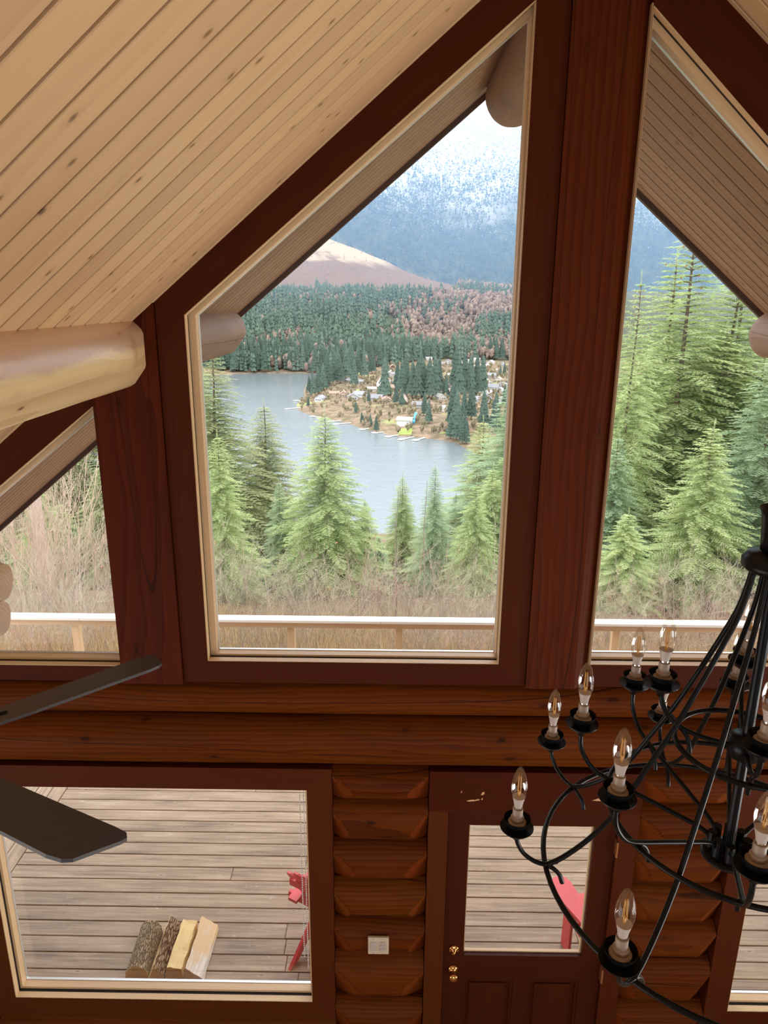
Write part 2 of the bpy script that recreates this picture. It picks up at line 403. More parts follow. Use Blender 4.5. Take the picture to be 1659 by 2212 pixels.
# side and back walls (log, plain), with made-up openings beside the fill lamps
def wall_with_hole(name, fn, a0, a1, z0, z1, h0, h1, hz0, hz1, label):
    b = MB()
    for p, q, r_, s_ in ((a0, h0, z0, z1), (h1, a1, z0, z1), (h0, h1, z0, hz0), (h0, h1, hz1, z1)): fn(b, p, q, r_, s_)
    structure(b.build(name, M['plaster'], origin=(0, 0, 0)), label)
wall_with_hole('wall_left', lambda b, p, q, r_, s_: b.box(XL - 0.25, XL, p, q, r_, s_), YB, 3.6, 0, roofz(XL), -2.3, 2.3, 0.55, 2.15, 'left wall of the hall')
wall_with_hole('wall_right', lambda b, p, q, r_, s_: b.box(XR, XR + 0.25, p, q, r_, s_), YB, 3.6, 0, roofz(XR), -2.0, 2.6, 0.55, 2.15, 'right wall of the hall')
b = MB()
b.prism([(XL, 0), (-1.7, 0), (-1.7, roofz(-1.7)), (XL, roofz(XL))], YB - 0.25, YB)
b.prism([(3.3, 0), (XR, 0), (XR, roofz(XR)), (3.3, roofz(3.3))], YB - 0.25, YB)
b.prism([(-1.7, 0), (3.3, 0), (3.3, 0.9), (-1.7, 0.9)], YB - 0.25, YB)
b.prism([(-1.7, 4.3), (3.3, 4.3), (3.3, roofz(3.3)), (APX, APZ), (-1.7, roofz(-1.7))], YB - 0.25, YB)
structure(b.build('wall_back', M['plaster'], origin=(0, 0, 0)), 'back wall of the hall')

# ---- front wall of stacked logs
LOGR, LOGY = 0.150, 3.468
def log_piece(x0, x1, z0, z1, cut0=True, cut1=True, bulge=0.0, cy=LOGY, dep=0.10, seed=0):
    """one log between x0 and x1, a rounded course from z0 to z1; scooped flats at cut ends"""
    zc = (z0 + z1) / 2; hh = (z1 - z0) / 2; ry = 0.15 + bulge; rz = hh / math.sin(math.radians(66))
    nx = max(8, int((x1 - x0) / 0.0125)) if (cut0 or cut1) else max(6, int((x1 - x0) / 0.08)); na = 26
    vs = []; fs = []; cutv = set()
    for i in range(nx + 1):
        x = x0 + (x1 - x0) * i / nx
        d0 = (x - x0) if cut0 else 9; d1 = (x1 - x) if cut1 else 9
        for k in range(na + 1):
            a = math.radians(-66 + 132 * k / na)
            wob = 0.006 * noise.noise(Vector((x * 1.3, k * 0.11, z0 * 7 + seed)))
            z = zc + rz * math.sin(a) * (1 if abs(k - na / 2) < na / 2 else 1)
            y = cy - ry * math.cos(a) - wob
            tilt = -0.42 * (z - zc)
            for d in (d0, d1):
                yc = cy - 0.092 + tilt - d * 0.66 * (0.10 / dep)
                if d < 0.4 and yc > y: y = yc; cutv.add(len(vs))
            vs.append((x, y, z + 0.004 * noise.noise(Vector((x * 0.9, z0, seed))) if k in (0, na) else z))
    for i in range(nx):
        for k in range(na): fs.append((i * (na + 1) + k, i * (na + 1) + k + 1, (i + 1) * (na + 1) + k + 1, (i + 1) * (na + 1) + k))
    # back half, closed
    o0 = len(vs)
    for x in (x0, x1): vs += [(x, cy + 0.14, z0), (x, cy + 0.14, z1)]
    n_ = (na + 1)
    fs += [(o0, o0 + 1, o0 + 3, o0 + 2)]
    fs += [(0, nx * n_, o0 + 2, o0), (na, o0 + 1, o0 + 3, nx * n_ + na)]
    fs += [tuple([o0] + list(range(0, n_)) + [o0 + 1])[::-1], tuple([o0 + 2] + list(range(nx * n_, nx * n_ + n_)) + [o0 + 3])]
    mi = [1 if all(q in cutv for q in f) else 0 for f in fs]
    return vs, fs, (x0, cy + 0.02, zc), mi
wf = empty('wall_front', (0, 3.47, 0)); structure(wf, 'front wall of stacked stained logs')
CZ = [0.0, 0.26, 0.51, 0.775, 1.118, 1.374, 1.650, 1.920, 2.187, 2.402]
def stack(x0, x1, zs, cut0, cut1, dep=0.1):
    for i in range(len(zs) - 1):
        vs, fs, org, mi = log_piece(x0, x1, zs[i], zs[i + 1] + 0.002, cut0, cut1, seed=i + x0, dep=dep * random.uniform(0.85, 1.35))
        b = MB(); b.add(vs, fs, rc()); o = b.build('wall_log', [M['log'], M['log_cut']], wf, origin=org, world_parent=(0, 3.47, 0), smooth=True)
        o.data.polygons.foreach_set('material_index', mi); o.data.set_sharp_from_angle(angle=math.radians(13))
stack(-0.301, 0.222, CZ, True, True)
stack(1.385, 1.905, CZ, True, True)
stack(-2.36, -0.301, [0.0, 0.30, 0.617], False, False)
stack(XL, -2.385, CZ, False, False)
stack(1.905, 4.20, [0.0, 0.30, 0.617], False, False)
stack(4.22, XR, CZ, False, False)
# the two long plate logs above the lower windows
def long_log(z0, z1, bulge, cy, label, seed):
    vs, fs, org, _ = log_piece(XL, XR, z0, z1, False, False, bulge=bulge, cy=cy, seed=seed)
    b = MB(); b.add(vs, fs, rc())
    tag(b.build('log_beam', M['log'], origin=org, smooth=True), label, 'beam')
long_log(2.709, 2.921, 0.0, 3.478, 'upper of the two long log beams, right under the trapezoid window sills', 3.3)
long_log(2.404, 2.709, 0.02, 3.475, 'lower and thicker of the two long log beams, above the door and picture window', 8.1)

# ---- posts
def post_mesh(x0, x1, z0, top, y0=3.335, cham=0.075, right=True, left=False):
    b = MB()
    yb = 3.62
    pl = []
    pl += [(x0 + (cham if left else 0.0), y0)] if left else [(x0, y0)]
    pl += [(x1 - cham, y0), (x1, y0 + 0.05)] if right else [(x1, y0)]
    pl += [(x1, yb), (x0, yb)]
    if left: pl += [(x0, y0 + 0.05)]
    n_ = len(pl)
    vs = [(px_, py_, z0) for px_, py_ in pl] + [(px_, py_, top(px_)) for px_, py_ in pl]
    fs = [tuple(range(n_))[::-1], tuple(range(n_, 2 * n_))] + [(i, (i + 1) % n_, (i + 1) % n_ + n_, i + n_) for i in range(n_)]
    b.add(vs, fs, rc()); return b
b = post_mesh(0.7045, 1.027, 2.915, lambda x: roofz(x) + 0.01)
tag(b.build('ridge_post', M['post'], origin=(0.87, 3.52, 2.9), roty=PI / 2), 'wide flattened log post rising to the ridge, right of the tall central window', 'post')
b = post_mesh(-1.378, -1.064, 2.915, lambda x: roofz(x) + 0.01, right=False)
tag(b.build('wall_post', M['post'], origin=(-1.22, 3.55, 2.9), roty=PI / 2), 'flattened log post left of the central window, under the log purlin', 'post')

# ---- windows
def inset(poly, d):
    """offset a convex polygon inwards by d (or a list, one per edge i->i+1)"""
    n_ = len(poly); ds = d if hasattr(d, '__len__') else [d] * n_
    cx_ = sum(p[0] for p in poly) / n_; cz_ = sum(p[1] for p in poly) / n_
    lines = []
    for i in range(n_):
        (ax, az), (bx, bz) = poly[i], poly[(i + 1) % n_]
        dx, dz = bx - ax, bz - az; l = math.hypot(dx, dz); nx_, nz_ = -dz / l, dx / l
        if (cx_ - ax) * nx_ + (cz_ - az) * nz_ < 0: nx_, nz_ = -nx_, -nz_
        lines.append((nx_, nz_, nx_ * ax + nz_ * az + ds[i]))
    out = []
    for i in range(n_):
        a, b_ = lines[i - 1], lines[i]
        det = a[0] * b_[1] - a[1] * b_[0]
        out.append(((a[2] * b_[1] - a[1] * b_[2]) / det, (a[0] * b_[2] - a[2] * b_[0]) / det))
    return out
def bars(name, outer, inner, y0, y1, mat, parent, wp):
    """frame of separate mitred members, each its own child with its grain along it"""
    n_ = len(outer)
    for i in range(n_):
        j = (i + 1) % n_
        if math.hypot(outer[i][0] - inner[i][0], outer[i][1] - inner[i][1]) < 0.002 and math.hypot(outer[j][0] - inner[j][0], outer[j][1] - inner[j][1]) < 0.002: continue
        b = MB(); b.prism([outer[i], outer[j], inner[j], inner[i]], y0, y1, rc())
        ang = -math.atan2(outer[j][1] - outer[i][1], outer[j][0] - outer[i][0])
        b.build(name, mat, parent, origin=((inner[i][0] + inner[j][0]) / 2, (y0 + y1) / 2, (inner[i][1] + inner[j][1]) / 2), roty=ang, world_parent=wp)
def window(name, P, label, cas=None, cas_mat='casing', ds=0.016):
    wp = (P[0][0], YW, P[0][1]); w = empty(name, wp); structure(w, label)
    if cas: bars('casing_board', cas, P, YW, YW + 0.145, M[cas_mat], w, wp)
    # lip, dark ring for the gap's shade, sash, spacer and pane
    bars('inner_stop', inset(P, -0.004), inset(P, 0.004), YW + 0.004, YW + 0.042, M['sash'], w, wp)
    b = MB(); b.ring(inset(P, -0.006), inset(P, 0.0015), YW + 0.042, YW + 0.064); b.build('shadow_gap', M['gap_shade'], w, world_parent=wp)
    q = ds if hasattr(ds, '__len__') else [ds] * len(P)
    bars('sash_rail', inset(P, -0.02), inset(P, q), YW + 0.064, YW + 0.112, M['sash'], w, wp)
    b = MB(); b.ring(inset(P, -0.01), inset(P, [v + 0.003 for v in q]), YW + 0.112, YW + 0.128); b.build('glazing_spacer', M['spacer'], w, world_parent=wp)
    b = MB(); b.prism(inset(P, 0.002), YW + 0.118, YW + 0.124); b.build('glass_pane', M['glass'], w, world_parent=wp)
    return w, wp
rk = lambda x: 4.76 + 0.820 * (x + 0.932)
# central: bottom-left, bottom-right, top-right, top-left
Pc = [(-0.932, 3.041), (0.562, 3.041), (0.562, rk(0.562)), (-0.932, 4.760)]
Oc = [(-1.060, 2.922), (0.7015, 2.922), (0.7015, roofz(0.7015) + 0.01), (-1.060, roofz(-1.06) + 0.01)]
window('window_1', Pc, 'tall central trapezoid window over the lake', Oc, 'casing', [0.012, 0.010, 0.022, 0.034])
rl = lambda x: 4.30 + 0.79 * (x + 1.447)
Pl = [(-3.0, 3.005), (-1.379, 3.005), (-1.379, rl(-1.379)), (-3.0, rl(-3.0))]
Ol = [(-3.2, 2.922), (-1.379, 2.922), (-1.379, roofz(-1.379) + 0.01), (-3.2, roofz(-3.2) + 0.01)]
window('window_2', Pl, 'left trapezoid window behind the log purlin', Ol, 'casing', [0.016, 0.0, 0.02, 0.016])
rr = lambda x: 5.955 - 0.895 * (x - 1.041)
Pr = [(1.028, 3.045), (3.9, 3.045), (3.9, rr(3.9)), (1.028, rr(1.028))]
Or = [(1.028, 2.922), (4.05, 2.922), (4.05, roofz(4.05) + 0.01), (1.028, roofz(1.028) + 0.01)]
window('window_3', Pr, 'right trapezoid window behind the chandelier', Or, 'casing', [0.016, 0.016, 0.03, 0.0])
Pp = [(-2.238, 0.766), (-0.440, 0.766), (-0.440, 2.270), (-2.238, 2.270)]
Op = [(-2.378, 0.620), (-0.3035, 0.620), (-0.3035, 2.404), (-2.378, 2.404)]
w4, wp4 = window('window_4', Pp, 'lower picture window onto the deck', Op, 'casing_low', 0.016)
Pq = [(2.048, 0.745), (4.06, 0.745), (4.06, 2.265), (2.048, 2.265)]
Oq = [(1.910, 0.620), (4.20, 0.620), (4.20, 2.404), (1.910, 2.404)]
window('window_5', Pq, 'lower right window onto the deck', Oq, 'casing_low', 0.016)
# beaded blind chain at the right of the picture window
for dx in (0.0, 0.022):
    b = MB(); zt = 2.25; z = 0.93 if dx else 1.02
    b.tube([(-0.492 + dx, YW + 0.085, z), (-0.492 + dx, YW + 0.085, zt)], 0.0016, 5)
    while z < zt:
        b.tube([(-0.492 + dx, YW + 0.085, z), (-0.492 + dx, YW + 0.085, z + 0.007)], 0.0033, 5); z += 0.016
    b.build('blind_chain', M['spacer'], w4, world_parent=wp4)
# end stops of the gable wall beyond the side windows
b = MB(); b.prism([(XL, 2.92), (-3.2, 2.92), (-3.2, roofz(-3.2)), (XL, roofz(XL))], YW, YW + 0.26)
b.prism([(4.05, 2.92), (XR, 2.92), (XR, roofz(XR)), (4.05, roofz(4.05))], YW, YW + 0.26)
b.build('gable_infill', M['casing'], wf, world_parent=(0, 3.47, 0))

# ---- door
dr = empty('door_1', (0.8, YW, 0)); structure(dr, 'stained door with a large glass pane'); wpd = (0.8, YW, 0)
def dpart(name, mat, poly, y0, y1, ang=0.0, parent=None):
    b = MB(); b.prism(poly, y0, y1, rc())
    cx_ = sum(p[0] for p in poly) / len(poly); cz_ = sum(p[1] for p in poly) / len(poly)
    return b.build(name, mat, dr, origin=(cx_, (y0 + y1) / 2, cz_), roty=ang, world_parent=wpd)
R4 = lambda x0, x1, z0, z1: [(x0, z0), (x1, z0), (x1, z1), (x0, z1)]
dpart('casing_board', M['casing_low'], R4(0.226, 0.334, 0, 2.148), YW - 0.005, YW + 0.25, PI / 2)
dpart('casing_board', M['casing_low'], R4(1.272, 1.382, 0, 2.148), YW - 0.005, YW + 0.25, PI / 2)
head = dpart('door_header', M['casing'], R4(0.226, 1.382, 2.151, 2.404), YW - 0.008, YW + 0.25)
YD = YW + 0.018
dpart('door_stile', M['door'], R4(0.338, 0.455, 0, 2.143), YD, YD + 0.045, PI / 2)
dpart('door_stile', M['door'], R4(1.150, 1.268, 0, 2.143), YD, YD + 0.045, PI / 2)
dpart('door_rail', M['door'], R4(0.455, 1.150, 2.045, 2.143), YD, YD + 0.045)
dpart('door_rail', M['door'], R4(0.455, 1.150, 0.955, 1.128), YD, YD + 0.045)
dpart('door_rail', M['door'], R4(0.455, 1.150, 0.0, 0.22), YD, YD + 0.045)
dpart('door_mullion', M['door'], R4(0.76, 0.845, 0.22, 0.955), YD, YD + 0.045, PI / 2)
for x0, x1 in ((0.455, 0.76), (0.845, 1.150)):
    b = MB()
    o_, i1, i2 = R4(x0, x1, 0.22, 0.955), R4(x0 + 0.018, x1 - 0.018, 0.238, 0.937), R4(x0 + 0.045, x1 - 0.045, 0.265, 0.910)
    b.ring(o_, i1, YD + 0.006, YD + 0.03)
    b.prism(i1, YD + 0.018, YD + 0.03); b.prism(i2, YD + 0.009, YD + 0.03)
    b.build('door_panel', M['door'], dr, origin=((x0 + x1) / 2, YD, 0.6), roty=PI / 2, world_parent=wpd)
Pd = R4(0.455, 1.150, 1.128, 2.045)
b = MB(); b.prism(Pd, YD + 0.02, YD + 0.026); b.build('glass_pane', M['glass'], dr, world_parent=wpd)
b = MB(); b.ring(inset(Pd, -0.002), inset(Pd, 0.008), YD + 0.027, YD + 0.045); b.build('glazing_bead', M['sash'], dr, world_parent=wpd)
for z in (1.92, 1.02):
    b = MB(); b.box(1.266, 1.276, YW - 0.012, YW + 0.02, z - 0.05, z + 0.05); b.tube([(1.271, YW - 0.014, z - 0.05), (1.271, YW - 0.014, z + 0.05)], 0.007, 8)
    b.build('door_hinge', M['hinge'], dr, world_parent=wpd)
def yl(b, prof, c, sides=24):
    """lathe around an axis that points into the room (-Y)"""
    t = MB(); t.lathe(prof, (0, 0, 0), sides)
    b.add([(c[0] + v[0], c[1] - v[2], c[2] + v[1]) for v in t.v], t.f)
b = MB(); yl(b, [(0.0, 0.0), (0.032, 0.0), (0.032, 0.006), (0.027, 0.013), (0.012, 0.014), (0.010, 0.024), (0.0, 0.025)], (0.398, YD, 1.172))
b.box(0.394, 0.402, YD - 0.036, YD - 0.02, 1.158, 1.186)
b.build('deadbolt', M['brass'], dr, world_parent=wpd, smooth=True)
b = MB(); yl(b, [(0.0, 0.0), (0.032, 0.0), (0.032, 0.005), (0.022, 0.012), (0.011, 0.018), (0.010, 0.032), (0.021, 0.040), (0.028, 0.052), (0.026, 0.064), (0.015, 0.072), (0.0, 0.074)], (0.396, YD, 1.02))
b.build('door_knob', M['brass'], dr, world_parent=wpd, smooth=True)
# flaked-off finish on the header
b = MB()
for x0, x1, z0, z1, sl in ((0.428, 0.475, 2.222, 2.232, 0), (0.470, 0.500, 2.226, 2.236, 0.004), (0.508, 0.516, 2.232, 2.244, 0), (0.505, 0.524, 2.262, 2.282, 0.006), (1.108, 1.20, 2.236, 2.254, -0.004), (0.395, 0.402, 2.276, 2.286, 0), (1.19, 1.215, 2.29, 2.305, 0.004)):
    b.prism([(x0, z0), (x0 + 0.3 * (x1 - x0), z0 - 0.003), (x1, z0 + sl), (x1 - 0.1 * (x1 - x0), z1), (x0 + 0.4 * (x1 - x0), z1 - 0.003)], YW - 0.0095, YW - 0.007)
o = b.build('flaked_patch', M['flake'], head, world_parent=(0, 0, 0)); o.parent = head; o.location = -Vector((0.804, YW - 0.008 + 0.129, 2.2775))
o['label'] = 'bare spots where the finish has flaked off'

# light switch
sw = empty('light_switch', (-0.045, 3.318, 1.255)); tag(sw, 'almond double switch plate on the log wall beside the door', 'light switch')
wps = (-0.045, 3.318, 1.255)
b = MB(); b.box(-0.105, 0.015, 3.302, 3.322, 1.195, 1.315, bev=0.004); b.build('cover_plate', M['plate'], sw, world_parent=wps)
b = MB(); b.box(-0.090, -0.056, 3.297, 3.304, 1.222, 1.288, bev=0.002); b.build('rocker', M['bulb_base'], sw, world_parent=wps)
for k in range(3):
    b = MB(); b.box(-0.036, -0.004, 3.296, 3.304, 1.222 + 0.0225 * k, 1.243 + 0.0225 * k, bev=0.002); b.build('rocker', M['bulb_base'], sw, world_parent=wps)
for z in (1.205, 1.305):
    for x in (-0.073, -0.020):
        b = MB(); yl(b, [(0.0, 0.0), (0.003, 0.0), (0.002, 0.0015), (0, 0.002)], (x, 3.302, z), 8); b.build('screw', M['chrome'], sw, world_parent=wps)

# ---- roof logs
def round_log(name, x, z, r, y0, y1, mats, label, ysplit=3.5, flat=None, seed=0, round_end=0.05, knobs=0):
    """peeled log along Y: inside part and outside part"""
    root = empty(name, (x, y0, z)); tag(root, label, 'log beam')
    def seg(a, b_, mat, nm, endr):
        n_ = max(6, int((b_ - a) / 0.06)); vs = []; fs = []; K = 48
        for i in range(n_ + 1):
            y = a + (b_ - a) * i / n_; rr_ = r * (0.78 if name == 'ridge_log' and not endr else 1.0)
            if endr and b_ - y < round_end: rr_ = r * (1 - 0.18 * ((round_end - (b_ - y)) / round_end) ** 2)
            for k in range(K):
                t = 2 * PI * k / K
                w = 1 + 0.045 * noise.noise(Vector((math.cos(t) * 1.2 + seed, y * 0.7, math.sin(t) * 1.2))) + 0.010 * noise.noise(Vector((math.cos(t) * 6, y * 3.5, math.sin(t) * 6 + seed)))
                q = rr_ * w
                px_, pz_ = q * math.cos(t), q * math.sin(t)
                if flat: px_, pz_ = flat(px_, pz_, y)
                vs.append((x + px_, y, z + pz_))
        for i in range(n_):
            for k in range(K):
                k2 = (k + 1) % K; fs.append((i * K + k, (i + 1) * K + k, (i + 1) * K + k2, i * K + k2))
        fs += [tuple(range(K)), tuple(range(n_ * K, (n_ + 1) * K))[::-1]]
        b = MB(); b.add(vs, fs)
        return b.build(nm, mat, root, origin=(x + 0.012, a, z - 0.01), world_parent=(x, y0, z), smooth=True)
    seg(y0, ysplit, mats[0], 'indoor_log', False); seg(ysplit, y1, mats[1], 'outdoor_log', True)
    return root
def flat_left(px_, pz_, y):
    # gently flattened lower right face, cut back square where it meets the window casing
    lim = 0.168
    if px_ * 0.80 - pz_ * 0.60 > lim - 0.020: 
        d = px_ * 0.80 - pz_ * 0.60 - (lim - 0.020); px_ -= d * 0.80; pz_ += d * 0.60
    if 3.14 < y < 3.56: px_ = min(px_, 0.136)
    return px_, pz_
round_log('log_purlin', -1.252, 4.598, 0.166, YB + 0.05, 5.60, (M['purlin'], M['purlin_out']), 'pale peeled log purlin under the left ceiling, poking out past the window', flat=flat_left, seed=2)
round_log('log_purlin', 2.80, 4.598, 0.166, YB + 0.05, 5.60, (M['purlin'], M['purlin_out']), 'log purlin end seen outside at the far right under the soffit', seed=5)
round_log('ridge_log', 0.81, 6.16, 0.195, YB + 0.05, 5.58, (M['purlin'], M['purlin_out']), 'ridge log whose rounded end hangs outside above the central window', seed=9)
# stub of the left side log wall outside, three cut ends in view
for (x, y, z, r, lb) in ((-2.43, 4.0, 3.43, 0.118, 'topmost cut log end at the left picture edge outside'), (-2.30, 4.0, 3.20, 0.128, 'middle cut log end jutting into the left window view'), (-2.34, 4.0, 2.965, 0.118, 'lowest cut log end just above the deck railing line')):
    b = MB(); n_ = 20; pts = []
    prof = [(0.9, 1.0), (0.35, 1.0), (0.06, 0.98), (0.0, 0.86)]
    for d, q in prof: pts.append((x - d, y, z, r * q))
    vs = []; fs = []; K = 28
    for (xx, yy, zz, q) in pts:
        for k in range(K):
            t = 2 * PI * k / K; w = 1 + 0.05 * noise.noise(Vector((math.cos(t), z, math.sin(t)))); vs.append((xx, yy + q * w * math.cos(t), zz + q * w * math.sin(t)))
    for i in range(len(pts) - 1):
        for k in range(K):
            k2 = (k + 1) % K; fs.append((i * K + k, i * K + k2, (i + 1) * K + k2, (i + 1) * K + k))
    fs += [tuple(range(K))[::-1], tuple(range((len(pts) - 1) * K, len(pts) * K))]
    b.add(vs, fs); tag(b.build('wall_log_end', M['log_end'], origin=(x, y, z), smooth=False), lb, 'log')

# ================================================================= CEILING FAN
FZ = 3.80; fan = empty('ceiling_fan', (-1.164, 1.468, 4.44)); tag(fan, 'dark ceiling fan, two blade tips in view at the left edge', 'ceiling fan')
wpf = (-1.164, 1.468, 4.44)
b = MB(); b.lathe([(0.0, 0.0), (0.07, 0.0), (0.06, -0.05), (0.013, -0.07), (0.013, -0.50), (0.03, -0.52)], wpf, 24); b.build('down_rod', M['fan'], fan, world_parent=wpf, smooth=True)
b = MB(); b.lathe([(0.0, -0.50), (0.05, -0.505), (0.11, -0.53), (0.13, -0.57), (0.13, -0.64), (0.09, -0.69), (0.05, -0.71), (0.0, -0.715)], wpf, 32); b.build('motor_housing', M['fan'], fan, world_parent=wpf, smooth=True)
for k in range(5):
    a = math.radians(-26.5 + 71.5 * k) if k < 2 else math.radians(-26.5 + 72 * k)
    pt = math.radians(11.5)
    dv = Vector((math.cos(a), math.sin(a), 0)); pv = Vector((-math.sin(a) * math.cos(pt), math.cos(a) * math.cos(pt), -math.sin(pt)))
    nv = dv.cross(pv).normalized()
    out = []
    rt, w0, w1, cr = 0.690, 0.058, 0.071, 0.028
    skew = 0.035
    edge = [(0.19, -w0), (0.30, -0.066), (rt - skew - cr - 0.02, -w1), (rt - skew - 0.012, -w1 + 0.006), (rt - skew + 0.004, -w1 + 0.020), (rt - 0.004, w1 - 0.030), (rt - 0.004, w1 - 0.014), (rt - 0.018, w1 - 0.002), (rt - 0.05, w1), (0.30, 0.066), (0.19, w0)]
    cen = Vector((wpf[0], wpf[1], FZ)); vs = []
    for s_ in (-0.004, 0.004):
        for u, v_ in edge: vs.append(cen + dv * u + pv * v_ + nv * s_)
    n_ = len(edge)
    b = MB(); b.add(vs, [tuple(range(n_))[::-1], tuple(range(n_, 2 * n_))] + [(i, (i + 1) % n_, (i + 1) % n_ + n_, i + n_) for i in range(n_)])
    bl = b.build('fan_blade', M['fan'], fan, world_parent=wpf)
    b = MB(); b.tube([cen + dv * 0.10, cen + dv * 0.17 + pv * 0.01, cen + dv * 0.25], 0.010, 8)
    b.build('blade_iron', M['iron'], bl).location = -Vector(wpf) + Vector((0, 0, 0))

# ================================================================= CHANDELIER
CX, CY = 0.762, 1.351
ch = empty('chandelier', (CX, CY, 4.30)); tag(ch, 'black iron three-tier chandelier with clear candle bulbs, at the right', 'chandelier')
wpc = (CX, CY, 4.30)
P3 = lambda r, z, a: (CX + r * math.cos(a), CY + r * math.sin(a), z)
def cpart(b, name, mat=None, smooth=True, parent=None): return b.build(name, mat or M['iron'], parent or ch, world_parent=wpc, smooth=smooth)
b = MB(); b.lathe([(0.011, 3.64), (0.011, 4.34)], (CX, CY, 0), 12); cpart(b, 'stem')
b = MB(); b.lathe([(0.0, 4.328), (0.058, 4.33), (0.064, 4.336), (0.064, 4.350), (0.056, 4.358), (0.052, 4.364), (0.012, 4.366), (0.0, 4.366)], (CX, CY, 0), 40); cpart(b, 'top_plate')
b = MB(); b.lathe([(0.012, 4.366), (0.034, 4.37), (0.036, 4.40), (0.040, 4.44), (0.046, 4.455), (0.044, 4.455), (0.036, 4.44), (0.010, 4.41)], (CX, CY, 0), 32); cpart(b, 'stem_cup')
b = MB(); b.lathe([(0.009, 4.40), (0.009, 5.86)], (CX, CY, 0), 10); cpart(b, 'hanging_rod')
b = MB(); b.lathe([(0, 5.86), (0.06, 5.86), (0.06, 5.90), (0.02, 5.95), (0, 5.95)], (CX, CY, 0), 24); cpart(b, 'ceiling_canopy')
b = MB(); b.lathe([(0.0, 3.905), (0.030, 3.905), (0.035, 3.91), (0.035, 3.948), (0.031, 3.953), (0.0, 3.953)], (CX, CY, 0), 32); cpart(b, 'upper_hub')
b = MB(); b.lathe([(0.0, 3.630), (0.040, 3.634), (0.056, 3.646), (0.058, 3.652), (0.050, 3.657), (0.0, 3.66)], (CX, CY, 0), 36); cpart(b, 'lower_hub')
for r, z, tr in ((0.400, 3.597, 0.0062), (0.268, 3.758, 0.0060), (0.142, 3.928, 0.0062)):
    b = MB(); b.tube([P3(r, z, 2 * PI * k / 72) for k in range(72)], tr, 10, closed=True); cpart(b, 'ring')
def candle(parent, p):
    """drip pan with socket and clear filament bulb; p = centre of the pan rim"""
    o = Vector(p)
    def lt(name, prof, mat, par, sides=24):
        b = MB(); b.lathe(prof, o, sides); q = b.build(name, mat, par, world_parent=wpc, smooth=True); q.data.set_sharp_from_angle(angle=math.radians(38))
        if par is not parent: q.location = Vector((0, 0, 0)); q.data.transform(Matrix.Translation(-Vector((0, 0, 0))))
        return q
    pan = lt('drip_pan', [(0.0, -0.026), (0.008, -0.027), (0.010, -0.020), (0.018, -0.014), (0.030, -0.006), (0.0375, 0.002), (0.0375, 0.0035), (0.030, 0.0025), (0.019, 0.0015), (0.020, 0.006), (0.026, 0.015), (0.0300, 0.026), (0.0288, 0.026), (0.022, 0.010), (0.0, 0.008)], M['iron'], parent)
    lt('socket', [(0.0, 0.009), (0.0200, 0.010), (0.0205, 0.017), (0.0175, 0.020), (0.0145, 0.0205), (0.0150, 0.029), (0.0138, 0.031), (0.0115, 0.032), (0.0115, 0.052), (0.0105, 0.053), (0.0, 0.053)], M['ceramic'], pan)
    lt('screw_base', [(0.0, 0.050), (0.0085, 0.051), (0.0090, 0.058), (0.0, 0.059)], M['chrome'], pan, 16)
    lt('bulb_collar', [(0.0, 0.056), (0.0088, 0.057), (0.0105, 0.068), (0.0140, 0.082), (0.0142, 0.083), (0.0, 0.083)], M['bulb_base'], pan)
    lt('glass_bulb', [(0.0141, 0.082), (0.0165, 0.092), (0.0178, 0.102), (0.0178, 0.110), (0.0165, 0.122), (0.0140, 0.134), (0.0105, 0.145), (0.0065, 0.153), (0.0025, 0.158), (0.0, 0.159)], M['bulb'], pan, 28)
    b = MB()
    b.tube([o + Vector((0, 0, 0.083)), o + Vector((0, 0, 0.098))], 0.003, 6)
    for k in range(4):
        t = PI / 4 + k * PI / 2; b.tube([o + Vector((0.0045 * math.cos(t), 0.0045 * math.sin(t), 0.094)), o + Vector((0.0030 * math.cos(t), 0.0030 * math.sin(t), 0.134))], 0.0009, 5)
    b.build('filament', M['filament'], pan, world_parent=wpc).location = (0, 0, 0)
    return pan
def fix_sub(parent_part):
    pass
# outer tier: long rods from the top plate, curling up to the candles
prof_rod = [(0.040, 4.335), (0.055, 4.24), (0.082, 4.157), (0.122, 4.05), (0.160, 3.955), (0.210, 3.848), (0.256, 3.752), (0.310, 3.678), (0.365, 3.625), (0.402, 3.603)]
for k in range(8):
    a = math.radians(223.4 - 45 * k)
    b = MB(); b.tube(catmull([P3(r, z, a) for r, z in prof_rod], 4), 0.0058, 8)
    rod = cpart(b, 'long_rod')
    b = MB(); b.tube(catmull([P3(r, z, a) for r, z in ((0.398, 3.604), (0.425, 3.612), (0.452, 3.633), (0.467, 3.660), (0.472, 3.684))], 5), 0.0052, 8)
    b.tube(catmull([P3(r, z, a) for r, z in ((0.402, 3.604), (0.385, 3.596), (0.368, 3.578), (0.360, 3.556))], 5), [0.0052] * 12 + [0.0056] * 4, 8)
    b.lathe([(0, -0.005), (0.0045, -0.002), (0.005, 0), (0.0045, 0.002), (0, 0.005)], P3(0.378, 3.612, a), 10)
    cpart(b, 'scroll_arm')
    candle(ch, P3(0.472, 3.702, a))
